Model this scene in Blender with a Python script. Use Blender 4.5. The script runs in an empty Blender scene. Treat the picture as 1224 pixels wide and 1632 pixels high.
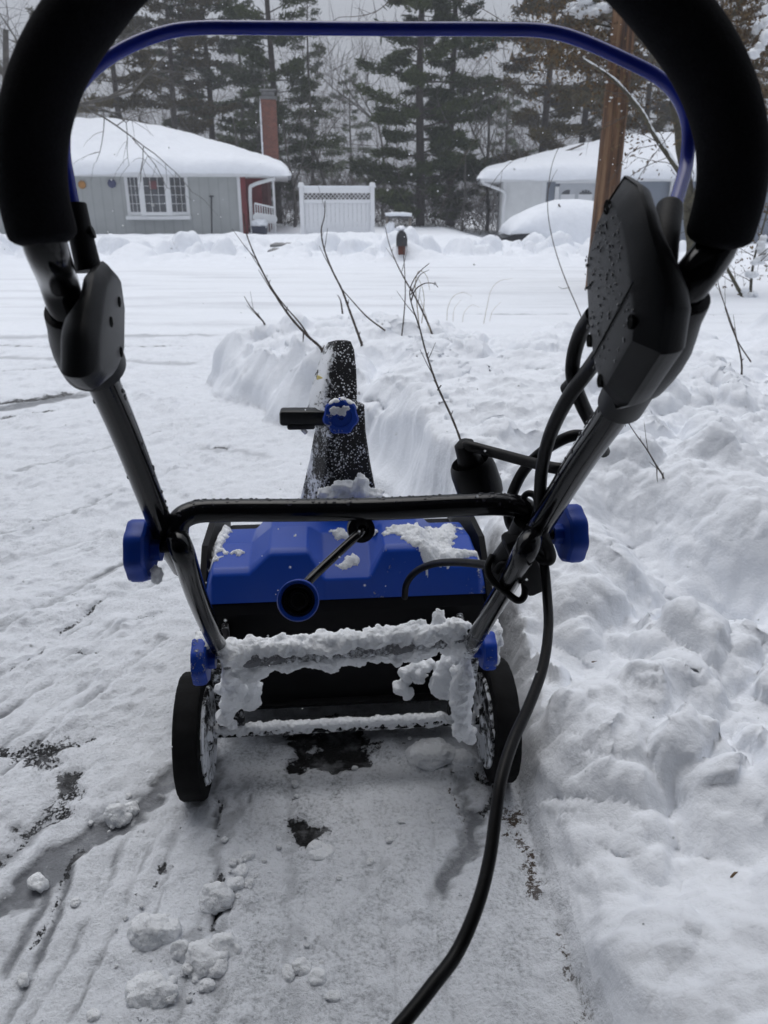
import bpy, bmesh, math, random
import numpy as np
from mathutils import Vector, Matrix, noise

R = math.radians
random.seed(7)
scene = bpy.context.scene
COL = scene.collection

# ------------------------------------------------------------------ camera
F, CX, CY = 1240.0, 612.0, 816.0          # focal length and centre in photo pixels
PITCH, CAMH = R(22.0), 0.95
CP, SP = math.cos(PITCH), math.sin(PITCH)
cam_d = bpy.data.cameras.new("camera")
cam = bpy.data.objects.new("camera", cam_d)
COL.objects.link(cam)
cam.location = (0, 0, CAMH)
cam.rotation_euler = (R(90) - PITCH, 0, 0)
cam_d.sensor_fit = 'VERTICAL'
cam_d.sensor_height = 24
cam_d.lens = 24 * F / 1632
cam_d.clip_start = 0.02
cam_d.clip_end = 1000
cam_d.dof.use_dof = True
cam_d.dof.focus_distance = 1.0
cam_d.dof.aperture_fstop = 8.0
scene.camera = cam


def at(u, v, d):
    """a world point, measured off the photo: pixel and distance along the view axis"""
    x = (u - CX) / F * d
    k = -(v - CY) / F * d
    return Vector((x, CP * d + SP * k, CAMH - SP * d + CP * k))


def onz(u, v, z=0.0):
    r = at(u, v, 1) - Vector((0, 0, CAMH))
    t = (z - CAMH) / r.z
    return Vector((0, 0, CAMH)) + r * t


def atY(u, v, Y):
    r = at(u, v, 1) - Vector((0, 0, CAMH))
    return Vector((0, 0, CAMH)) + r * (Y / r.y)


# machine frame
YAW = R(4.8)
MO = Vector((-0.062, 1.09, 0))
MX = Vector((math.cos(YAW), math.sin(YAW), 0))
MY = Vector((-math.sin(YAW), math.cos(YAW), 0))


def toloc(p):
    q = p - MO
    return Vector((q.dot(MX), q.dot(MY), q.z))


def ml(u, v, d):
    return toloc(at(u, v, d))


def side(u, v, xc):
    """a point of the machine on the plane x = xc seen at a pixel"""
    C = Vector((0, 0, CAMH))
    r = at(u, v, 1) - C
    t = (xc + MX.dot(MO) - MX.dot(C)) / MX.dot(r)
    return toloc(C + r * t)


# ------------------------------------------------------------------ noise
def _hash(ix, iy, seed):
    h = (ix.astype(np.int64) * 374761393 + iy.astype(np.int64) * 668265263 + seed * 974711) & 0xffffffff
    h = ((h ^ (h >> 13)) * 1274126177) & 0xffffffff
    h = (h ^ (h >> 16)) & 0xffffffff
    return h


def _rnd(ix, iy, seed):
    return _hash(ix, iy, seed).astype(np.float64) / 4294967295.0


def perlin(x, y, seed=0):
    ix, iy = np.floor(x), np.floor(y)
    fx, fy = x - ix, y - iy
    ux, uy = fx * fx * fx * (fx * (fx * 6 - 15) + 10), fy * fy * fy * (fy * (fy * 6 - 15) + 10)

    def g(ox, oy):
        a = _rnd(ix + ox, iy + oy, seed) * 2 * np.pi
        return np.cos(a) * (fx - ox) + np.sin(a) * (fy - oy)
    n0 = g(0, 0) * (1 - ux) + g(1, 0) * ux
    n1 = g(0, 1) * (1 - ux) + g(1, 1) * ux
    return (n0 * (1 - uy) + n1 * uy) * 1.4


def fbm(x, y, sc, octv=4, seed=0, gain=0.5):
    s = np.zeros_like(x)
    a = 1.0
    for i in range(octv):
        s += a * perlin(x / sc + 17.3 * i, y / sc - 9.1 * i, seed + i)
        a *= gain
        sc /= 2.03
    return s


def domes(x, y, cell, seed=0, rmin=.3, rmax=.8, pw=.5):
    """rounded clods: the highest of randomly placed half balls"""
    X, Y = x / cell, y / cell
    ix, iy = np.floor(X), np.floor(Y)
    h = np.zeros_like(X)
    for ox in (-1, 0, 1):
        for oy in (-1, 0, 1):
            jx, jy = ix + ox, iy + oy
            px = jx + _rnd(jx, jy, seed)
            py = jy + _rnd(jx, jy, seed + 1)
            r = rmin + (rmax - rmin) * _rnd(jx, jy, seed + 2) ** 1.6
            d2 = (X - px) ** 2 + (Y - py) ** 2
            h = np.maximum(h, np.maximum(0, r * r - d2) ** pw * r ** (1 - 2 * pw))
    return h * cell


def sstep(a, b, x):
    t = np.clip((x - a) / (b - a), 0, 1)
    return t * t * (3 - 2 * t)


# ------------------------------------------------------------------ materials
def nodes_of(name):
    m = bpy.data.materials.new(name)
    m.use_nodes = True
    nt = m.node_tree
    return m, nt, nt.nodes['Principled BSDF']


def N(nt, typ, **kw):
    n = nt.nodes.new(typ)
    for k, v in kw.items():
        if k.startswith('i_'):
            n.inputs[k[2:].replace('_', ' ')].default_value = v
        else:
            setattr(n, k, v)
    return n


def ramp(nt, fac, stops):
    r = nt.nodes.new('ShaderNodeValToRGB')
    e = r.color_ramp.elements
    while len(e) < len(stops):
        e.new(0.5)
    for el, (p, c) in zip(e, stops):
        el.position = p
        el.color = (*c, 1) if len(c) == 3 else c
    nt.links.new(fac, r.inputs['Fac'])
    return r.outputs['Color']


def mixc(nt, fac, a, b):
    m = nt.nodes.new('ShaderNodeMix')
    m.data_type = 'RGBA'
    for sock, val in ((m.inputs[0], fac), (m.inputs[6], a), (m.inputs[7], b)):
        if hasattr(val, 'is_linked'):
            nt.links.new(val, sock)
        elif isinstance(val, (int, float)):
            sock.default_value = val
        else:
            sock.default_value = (*val, 1)
    return m.outputs[2]


def math_n(nt, op, a, b=0.0, clamp=False):
    m = nt.nodes.new('ShaderNodeMath')
    m.operation = op
    m.use_clamp = clamp
    for i, val in enumerate((a, b)):
        if hasattr(val, 'is_linked'):
            nt.links.new(val, m.inputs[i])
        else:
            m.inputs[i].default_value = val
    return m.outputs[0]


def noise_n(nt, sc, detail=4, rough=.55, vec=None, out='Fac'):
    n = nt.nodes.new('ShaderNodeTexNoise')
    n.inputs['Scale'].default_value = sc
    n.inputs['Detail'].default_value = detail
    n.inputs['Roughness'].default_value = rough
    if vec is None:
        tc = nt.nodes.new('ShaderNodeTexCoord')
        vec = tc.outputs['Object']
    nt.links.new(vec, n.inputs['Vector'])
    return n.outputs[out]


def bump(nt, bsdf, h, dist, strength=1.0):
    b = nt.nodes.new('ShaderNodeBump')
    b.inputs['Distance'].default_value = dist
    b.inputs['Strength'].default_value = strength
    nt.links.new(h, b.inputs['Height'])
    nt.links.new(b.outputs[0], bsdf.inputs['Normal'])


def plain(name, c, rough=.5, var=.15, sc=20, bmp=0.0, bsc=None, metal=0, spec=.5):
    m, nt, b = nodes_of(name)
    f = noise_n(nt, sc)
    lo = tuple(x * (1 - var) for x in c)
    hi = tuple(min(1, x * (1 + var)) for x in c)
    nt.links.new(ramp(nt, f, [(.3, lo), (.7, hi)]), b.inputs['Base Color'])
    b.inputs['Roughness'].default_value = rough
    b.inputs['Metallic'].default_value = metal
    b.inputs['Specular IOR Level'].default_value = spec
    if bmp:
        bump(nt, b, noise_n(nt, bsc or sc * 4, 3), bmp)
    return m


SNOW = (.83, .855, .90)
M = {}
M['foam'] = plain('foam', (.006, .006, .008), .95, .3, 600, .0008, 900, spec=.12)
M['tube'] = plain('painted_tube', (.003, .003, .004), .13, .3, 60, .0001, 300, spec=.32)
M['plastic'] = plain('black_plastic', (.008, .0085, .010), .40, .2, 40, .0002, 1200, spec=.26)
M['dark_plastic'] = plain('dull_black_plastic', (.004, .004, .005), .5, .3, 40, .0003, 500, spec=.16)
M['rubber'] = plain('rubber', (.0045, .0045, .005), .8, .3, 60, .0006, 220, spec=.15)
M['cord'] = plain('cord_rubber', (.0035, .0035, .004), .4, .3, 90, .0002, 400, spec=.15)
M['blue'] = plain('blue_plastic', (.008, .048, .34), .34, .10, 25, .0002, 900, spec=.3)
M['blue_paint'] = plain('blue_paint', (.008, .020, .26), .25, .10, 25, spec=.45)
M['hole'] = plain('recess', (.003, .003, .003), .9, .1, 10, spec=.1)
M['steel'] = plain('steel', (.45, .45, .46), .35, .1, 40, metal=1)
M['grey_plastic'] = plain('grey_plastic', (.30, .31, .33), .5, .15, 60, .0006, 80)
M['yellow'] = plain('yellow_sticker', (.55, .45, .12), .5, .1, 60)


def snow_mat(name, col=SNOW, grain=.004, sc=70, sss=.0):
    m, nt, b = nodes_of(name)
    f = noise_n(nt, 6, 5)
    nt.links.new(ramp(nt, f, [(.3, tuple(c * .94 for c in col)), (.7, col)]), b.inputs['Base Color'])
    b.inputs['Roughness'].default_value = .65
    b.inputs['Specular IOR Level'].default_value = .25
    if sss:
        b.inputs['Subsurface Weight'].default_value = sss
        b.inputs['Subsurface Radius'].default_value = (1.0, 1.0, 1.0)
        b.inputs['Subsurface Scale'].default_value = .014
    h = math_n(nt, 'ADD', noise_n(nt, sc, 6, .65), math_n(nt, 'MULTIPLY', noise_n(nt, sc * .28, 4, .6), 2.0))
    bump(nt, b, h, grain)
    return m


M['snow'] = snow_mat('snow', SNOW, .0022, 75)
M['far_snow'] = snow_mat('far_snow', SNOW, .02, 6)
M['clump'] = snow_mat('snow_clump', (.88, .90, .93), .0030, 260, .5)
M['roof_snow'] = snow_mat('roof_snow', SNOW, .02, 4)


def frosted(name, base, thr, sc, rough=.5, lean=None, soft=.06, speck=0.0, spec=.25):
    """a dark part with snow grains stuck to it"""
    m, nt, b = nodes_of(name)
    tc = nt.nodes.new('ShaderNodeTexCoord')
    f = noise_n(nt, sc, 8, .7)
    big = noise_n(nt, sc * .16, 3, .5)
    v = math_n(nt, 'ADD', math_n(nt, 'MULTIPLY', f, .6), math_n(nt, 'MULTIPLY', big, .4))
    if lean:
        sep = nt.nodes.new('ShaderNodeSeparateXYZ')
        nt.links.new(tc.outputs['Object'], sep.inputs[0])
        for ax, (k, off) in lean.items():
            t = math_n(nt, 'MULTIPLY', math_n(nt, 'SUBTRACT', sep.outputs[ax], off), k)
            t = math_n(nt, 'MAXIMUM', math_n(nt, 'MINIMUM', t, .18), -.06)
            v = math_n(nt, 'ADD', v, t)
    mask = ramp(nt, v, [(thr, (0, 0, 0)), (thr + soft, (1, 1, 1))])
    if speck:
        vo = nt.nodes.new('ShaderNodeTexVoronoi')
        vo.inputs['Scale'].default_value = speck
        nt.links.new(tc.outputs['Object'], vo.inputs['Vector'])
        dd = math_n(nt, 'ADD', vo.outputs['Distance'], math_n(nt, 'MULTIPLY', math_n(nt, 'SUBTRACT', big, .5), -.9))
        sp = ramp(nt, dd, [(.20, (1, 1, 1)), (.28, (0, 0, 0))])
        mask = math_n(nt, 'MAXIMUM', mask, sp)
    nt.links.new(mixc(nt, mask, base, SNOW), b.inputs['Base Color'])
    rr = nt.nodes.new('ShaderNodeMix')
    nt.links.new(mask, rr.inputs[0])
    rr.inputs[2].default_value = rough
    rr.inputs[3].default_value = .7
    nt.links.new(rr.outputs[0], b.inputs['Roughness'])
    b.inputs['Specular IOR Level'].default_value = spec
    bump(nt, b, mask, .003)
    return m


M['chute'] = frosted('chute_plastic', (.005, .005, .006), .535, 150, lean={'X': (-1.9, -.020)}, speck=210, spec=.2)
M['deflector'] = frosted('deflector_plastic', (.005, .005, .006), .545, 150, lean={'X': (-8.0, .000)}, speck=210, spec=.2)
M['hood'] = frosted('hood_plastic', (.008, .055, .36), .635, 80, .34, lean={'X': (.35, .02)}, spec=.3)
M['housing'] = frosted('housing_plastic', (.003, .003, .004), .70, 60, spec=.12)
M['frost_tube'] = frosted('frosted_tube', (.004, .004, .005), .60, 260, .14, lean={'Z': (-1.4, .42)}, spec=.32)
M['frost_wheel'] = frosted('frosted_rim', (.006, .006, .007), .45, 60, spec=.2)
M['frost_knob'] = frosted('frosted_knob', (.008, .048, .34), .60, 120, .4, lean={'Z': (1.0, .30)})
M['frost_knob2'] = frosted('frosted_lobe_knob', (.008, .048, .34), .60, 90, .4)
M['frost_black'] = frosted('frosted_black', (.005, .005, .006), .50, 70, spec=.2)
M['frost_bar'] = frosted('frosted_bar', (.16, .165, .18), .47, 160, .5, soft=.10)


# ------------------------------------------------------------------ mesh builder
class MB:
    def __init__(s):
        s.v, s.f = [], []

    def add(s, vs, fs):
        o = len(s.v)
        s.v += [tuple(p) for p in vs]
        s.f += [tuple(i + o for i in f) for f in fs]
        return s

    def box(s, c, size, rot=None, bev=0.0, seg=2):
        bm = bmesh.new()
        bmesh.ops.create_cube(bm, size=1)
        for q in bm.verts:
            q.co = Vector((q.co.x * size[0], q.co.y * size[1], q.co.z * size[2]))
        if bev:
            bmesh.ops.bevel(bm, geom=list(bm.edges), offset=bev, segments=seg, affect='EDGES', profile=.5)
        M4 = Matrix.Translation(Vector(c)) @ (rot.to_4x4() if rot is not None else Matrix())
        bm.transform(M4)
        bm.verts.index_update()
        s.add([q.co for q in bm.verts], [[q.index for q in f.verts] for f in bm.faces])
        bm.free()
        return s

    def bar(s, a, b, w, t, up=Vector((0, 0, 1)), bev=0.0):
        a, b = Vector(a), Vector(b)
        z = (b - a).normalized()
        x = up.cross(z)
        x = x.normalized() if x.length > 1e-4 else Vector((1, 0, 0))
        y = z.cross(x)
        return s.box((a + b) / 2, (w, t, (b - a).length), Matrix((x, y, z)).transposed(), bev)

    def tube(s, pts, r, n=12, caps=True, fn=None):
        pts = [Vector(p) for p in pts]
        k = len(pts)
        rs = r if isinstance(r, (list, tuple)) else [r] * k
        tan = []
        for i in range(k):
            t = pts[min(i + 1, k - 1)] - pts[max(i - 1, 0)]
            tan.append(t.normalized() if t.length > 1e-9 else Vector((0, 0, 1)))
        ref = Vector((0, 0, 1)) if abs(tan[0].z) < .9 else Vector((1, 0, 0))
        nx = (ref - tan[0] * ref.dot(tan[0])).normalized()
        vs, fs = [], []
        for i in range(k):
            nx = (nx - tan[i] * nx.dot(tan[i])).normalized()
            ny = tan[i].cross(nx)
            for j in range(n):
                a = 2 * math.pi * j / n
                d = nx * math.cos(a) + ny * math.sin(a)
                rr = rs[i]
                if fn:
                    rr = fn(pts[i] + d * rr, d, rr, i / (k - 1))
                vs.append(pts[i] + d * rr)
        for i in range(k - 1):
            for j in range(n):
                j2 = (j + 1) % n
                fs.append((i * n + j, i * n + j2, (i + 1) * n + j2, (i + 1) * n + j))
        if caps:
            fs.append(tuple(range(n))[::-1])
            fs.append(tuple((k - 1) * n + j for j in range(n)))
        return s.add(vs, fs)

    def lathe(s, prof, o, axis, n=32, fn=None):
        """prof: (radius, height along the axis)"""
        o, z = Vector(o), Vector(axis).normalized()
        ref = Vector((0, 0, 1)) if abs(z.z) < .9 else Vector((1, 0, 0))
        x = (ref - z * ref.dot(z)).normalized()
        y = z.cross(x)
        vs, fs = [], []
        for i, (r, h) in enumerate(prof):
            for j in range(n):
                a = 2 * math.pi * j / n
                rr = fn(r, a, i) if fn else r
                vs.append(o + z * h + (x * math.cos(a) + y * math.sin(a)) * rr)
        for i in range(len(prof) - 1):
            for j in range(n):
                j2 = (j + 1) % n
                fs.append((i * n + j, i * n + j2, (i + 1) * n + j2, (i + 1) * n + j))
        fs.append(tuple(range(n))[::-1])
        fs.append(tuple((len(prof) - 1) * n + j for j in range(n)))
        return s.add(vs, fs)

    def loft(s, rings, caps=True):
        n = len(rings[0])
        vs = [p for r in rings for p in r]
        fs = []
        for i in range(len(rings) - 1):
            for j in range(n):
                j2 = (j + 1) % n
                fs.append((i * n + j, i * n + j2, (i + 1) * n + j2, (i + 1) * n + j))
        if caps:
            fs.append(tuple(range(n))[::-1])
            fs.append(tuple((len(rings) - 1) * n + j for j in range(n)))
        return s.add(vs, fs)

    def blob(s, c, size, sub=3, amp=.25, sc=1.6, seed=0, rot=None, flat=0.0):
        bm = bmesh.new()
        bmesh.ops.create_icosphere(bm, subdivisions=sub, radius=1)
        for q in bm.verts:
            d = q.co.normalized()
            k = 1 + amp * (noise.noise(d * sc + Vector((seed * 3.1, seed * 1.7, seed))) * 1.2
                           + .5 * noise.noise(d * sc * 2.7 + Vector((seed, 5, seed * 2)))
                           + .25 * noise.noise(d * sc * 6 + Vector((9, seed, 1))))
            p = d * k
            if flat and p.z < -flat:
                p.z = -flat + (p.z + flat) * .15
            p = Vector((p.x * size[0], p.y * size[1], p.z * size[2]))
            q.co = (rot @ p if rot is not None else p) + Vector(c)
        bm.verts.index_update()
        s.add([q.co for q in bm.verts], [[q.index for q in f.verts] for f in bm.faces])
        bm.free()
        return s

    def rock(s, c, size, seed, cuts=6, sub=4):
        """a broken lump: a noisy ball with random flat faces"""
        rr_ = random.Random(seed * 17 + 3)
        P = []
        for k in range(cuts):
            v_ = Vector((rr_.gauss(0, 1), rr_.gauss(0, 1), rr_.gauss(0, .8))).normalized()
            P.append((v_, rr_.uniform(.66, .95)))
        bm = bmesh.new()
        bmesh.ops.create_icosphere(bm, subdivisions=sub, radius=1)
        for q in bm.verts:
            d = q.co.normalized()
            k = 1.02 + .12 * noise.noise(d * 1.7 + Vector((seed, 2, 3))) + .05 * noise.noise(d * 5 + Vector((1, seed, 3)))
            for v_, h_ in P:
                e = d.dot(v_)
                if e > .05:
                    k = min(k, h_ / e)
            p = d * k
            q.co = Vector((p.x * size[0], p.y * size[1], p.z * size[2])) + Vector(c)
        bm.verts.index_update()
        s.add([q.co for q in bm.verts], [[q.index for q in f.verts] for f in bm.faces])
        bm.free()
        return s

    def build(s, name, mat, parent=None, loc=None, sharp=38, recalc=True):
        me = bpy.data.meshes.new(name)
        if loc is not None:
            L = Vector(loc)
            vs = [tuple(Vector(p) - L) for p in s.v]
        else:
            vs = s.v
        me.from_pydata(vs, [], s.f)
        if recalc and len(s.f) < 60000:
            bm = bmesh.new()
            bm.from_mesh(me)
            bmesh.ops.recalc_face_normals(bm, faces=list(bm.faces))
            bm.to_mesh(me)
            bm.free()
        me.polygons.foreach_set('use_smooth', [True] * len(me.polygons))
        if sharp and sharp < 180:
            me.set_sharp_from_angle(angle=R(sharp))
        if mat is not None:
            me.materials.append(mat)
        o = bpy.data.objects.new(name, me)
        COL.objects.link(o)
        if loc is not None:
            o.location = loc
        o.parent = parent
        return o


def smooth_path(pts, per=8):
    P = [Vector(p) for p in pts]
    P = [P[0] * 2 - P[1]] + P + [P[-1] * 2 - P[-2]]
    out = []
    for i in range(1, len(P) - 2):
        for k in range(per):
            t = k / per
            a, b, c, d = P[i - 1], P[i], P[i + 1], P[i + 2]
            out.append(.5 * ((2 * b) + (c - a) * t + (2 * a - 5 * b + 4 * c - d) * t * t + (3 * b - a - 3 * c + d) * t ** 3))
    out.append(P[-2])
    return out


def tag(o, label, cat, group=None, kind=None):
    o['label'] = label
    o['category'] = cat
    if group:
        o['group'] = group
    if kind:
        o['kind'] = kind
    return o


def thing(name, label, cat, loc=(0, 0, 0), rz=0.0, group=None):
    o = bpy.data.objects.new(name, None)
    o.empty_display_size = .2
    COL.objects.link(o)
    o.location = loc
    o.rotation_euler = (0, 0, rz)
    return tag(o, label, cat, group)


# ------------------------------------------------------------------ terrain
def axis_pts(lo_f, hi_f, lo, hi, s0, g):
    pts = list(np.arange(lo_f, hi_f, s0))
    p, s = pts[-1], s0
    while p < hi:
        s = s0 + g * (p - hi_f) if p > hi_f else s0
        if p - hi_f > 16:
            s *= 1 + (p - hi_f - 16) * .25
        p += max(s, s0)
        pts.append(p)
    p, low = pts[0], []
    while p > lo:
        s = s0 + g * (lo_f - p)
        if lo_f - p > 16:
            s *= 1 + (lo_f - p - 16) * .25
        p -= max(s, s0)
        low.append(p)
    return np.array(low[::-1] + pts)


BANK = np.array([(.26, -6), (.262, .66), (.25, .9), (.242, 1.1), (.245, 1.35), (.21, 1.7), (.13, 2.05), (-.02, 2.63), (-.33, 3.13),
                 (-.57, 3.59), (-.90, 4.04), (-1.0, 4.35), (-.85, 4.75), (-.4, 4.95), (.6, 5.05), (2, 5.2), (6, 5.6), (60, 6), (60, -6)])


def poly_dist(x, y, P):
    d = np.full(x.shape, 1e9)
    inside = np.zeros(x.shape, bool)
    n = len(P)
    for i in range(n):
        a, b = P[i], P[(i + 1) % n]
        ab = b - a
        t = np.clip(((x - a[0]) * ab[0] + (y - a[1]) * ab[1]) / (ab @ ab), 0, 1)
        d = np.minimum(d, np.hypot(x - a[0] - t * ab[0], y - a[1] - t * ab[1]))
        c = (a[1] > y) != (b[1] > y)
        with np.errstate(divide='ignore', invalid='ignore'):
            xi = (b[0] - a[0]) * (y - a[1]) / (b[1] - a[1]) + a[0]
        inside ^= c & (x < xi)
    return np.where(inside, d, -d)


def line_dist(x, y, P):
    d = np.full(x.shape, 1e9)
    for a, b in zip(P[:-1], P[1:]):
        a, b = np.array(a), np.array(b)
        ab = b - a
        t = np.clip(((x - a[0]) * ab[0] + (y - a[1]) * ab[1]) / (ab @ ab), 0, 1)
        d = np.minimum(d, np.hypot(x - a[0] - t * ab[0], y - a[1] - t * ab[1]))
    return d


def px_line(pts, z=0):
    return [tuple(onz(u, v, z).xy) for u, v in pts]


# bare asphalt: (pixel polyline on the drive, half width in m, strength)
BARE = [([(462, 1170), (488, 1172), (492, 1190), (468, 1192), (486, 1215), (478, 1228)], .022, 1.05),
        ([(520, 1160), (565, 1165), (570, 1185), (525, 1180), (528, 1200), (568, 1205), (540, 1218), (515, 1215)], .030, 1.3),
        ([(592, 1188), (612, 1190)], .008, .9), ([(640, 1182), (655, 1190)], .007, .6),
        ([(468, 1322), (487, 1326), (505, 1334), (482, 1338)], .016, 1.1),
        ([(10, 1205), (60, 1203), (100, 1196)], .026, .78), ([(50, 1215), (80, 1228)], .022, .68),
        ([(120, 1250), (112, 1285), (96, 1310)], .022, .74), ([(135, 1190), (150, 1186)], .010, .75),
        ([(345, 1275), (342, 1430), (338, 1500)], .004, .62), ([(342, 1400), (341, 1470)], .005, .75),
        ([(456, 1170), (458, 1260), (460, 1300)], .005, .64),
        ([(300, 1290), (285, 1330)], .010, .66), ([(255, 1385), (247, 1395)], .007, .85), ([(248, 1400), (215, 1470)], .003, .55),
        ([(130, 1045), (155, 1050)], .012, .75), ([(0, 1092), (80, 1040), (165, 965)], .005, .72),
        ([(0, 1372), (60, 1320), (100, 1265)], .012, .55), ([(40, 1530), (100, 1400), (130, 1370)], .006, .56),
        ([(300, 1600), (320, 1605)], .008, .75), ([(440, 1555), (450, 1550)], .005, .8), ([(280, 1560), (275, 1625)], .006, .6),
        ([(0, 640), (60, 632), (105, 622)], .05, .80), ([(0, 668), (80, 655)], .03, .70), ([(340, 718), (365, 718)], .012, .66),
        ([(0, 575), (60, 570), (130, 560)], .05, .46), ([(150, 520), (300, 522)], .08, .47), ([(0, 520), (100, 524)], .10, .48),
        ([(760, 1250), (790, 1275), (770, 1300)], .012, .66), ([(200, 1000), (260, 985)], .008, .5), ([(60, 960), (150, 945)], .008, .5),
        ([(720, 1220), (735, 1260)], .004, .64), ([(745, 1440), (752, 1450)], .004, .6)]
SLUSH = [([(0, 1010), (120, 940), (250, 880)], .010, .62), ([(0, 1150), (90, 1090), (200, 1000)], .009, .62), ([(0, 1240), (110, 1150), (270, 1020)], .007, .55),
         ([(0, 860), (90, 835), (190, 790)], .014, .5), ([(20, 1632), (70, 1500), (110, 1390), (150, 1330)], .008, .66), ([(0, 1560), (50, 1460), (90, 1400)], .010, .6),
         ([(190, 1632), (240, 1450), (290, 1300)], .006, .58), ([(120, 1632), (190, 1450), (255, 1330)], .006, .52), ([(0, 760), (120, 735), (260, 690)], .016, .45), ([(340, 1290), (336, 1632)], .005, .75),
         ([(60, 1060), (200, 960), (280, 930)], .006, .5), ([(0, 930), (150, 885)], .008, .5), ([(290, 1270), (250, 1400)], .006, .6), ([(560, 1240), (570, 1632)], .005, .4),
         ([(395, 1270), (330, 1600)], .005, .5), ([(520, 1290), (488, 1632)], .005, .42), ([(600, 1290), (632, 1632)], .005, .38), ([(215, 1330), (50, 1632)], .007, .5), ([(620, 1390), (470, 1600)], .006, .45),
         ([(680, 1280), (720, 1632)], .006, .35), ([(0, 1200), (190, 1060)], .010, .4), ([(0, 1130), (200, 990)], .010, .45), ([(0, 505), (330, 500)], .22, .42), ([(0, 545), (300, 560)], .12, .42), ([(0, 652), (120, 626)], .08, .85), ([(330, 720), (420, 730)], .05, .4),
         ([(0, 1462), (60, 1412), (130, 1350), (210, 1305), (290, 1240), (330, 1190)], .021, 1.05),
         ([(755, 1300), (745, 1370), (700, 1420)], .020, .75), ([(735, 1250), (740, 1330), (690, 1420)], .012, .55),
         ([(0, 1380), (80, 1310)], .03, .5), ([(350, 1200), (345, 1632)], .012, .45), ([(460, 1150), (470, 1632)], .012, .35),
         ([(0, 905), (140, 870)], .03, .35), ([(300, 1160), (620, 1160)], .06, .45), ([(640, 1180), (740, 1180)], .05, .4),
         ([(390, 1250), (280, 1632)], .014, .42), ([(620, 1380), (480, 1560)], .012, .3), ([(0, 1010), (200, 905)], .018, .45)]
DIRT = [([(780, 1255), (800, 1290), (815, 1330)], .020, .9), ([(835, 1350), (850, 1410), (860, 1440)], .014, 1.0), ([(720, 1260), (745, 1330)], .010, .7),
        ([(880, 1500), (915, 1580), (935, 1632)], .014, .8), ([(745, 1220), (760, 1245)], .014, .8)]


def field(x, y, items):
    s = np.zeros_like(x)
    wx = x + .020 * fbm(x, y, .05, 4, 91, .6)
    wy = y + .020 * fbm(x, y, .05, 4, 92, .6)
    bx, by = .016 * fbm(x, y, .35, 2, 95), .016 * fbm(x, y, .35, 2, 96)
    brk = fbm(x, y, .20, 3, 97)
    for pts, w, k in items:
        P = px_line(pts)
        d = line_dist(wx, wy, P) if w > .0105 else line_dist(x + (wx - x) * .35 + bx, y + (wy - y) * .35 + by, P)
        kk = k * (np.clip(.72 + 1.1 * brk, .1, 1.15) if w < .0105 and len(items) > 12 else 1)
        s = np.maximum(s, kk * np.exp(-(d / w) ** 2))
    return s


BL = [onz(1010, 915, .1).xy, onz(1130, 960, .15).xy]


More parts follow.
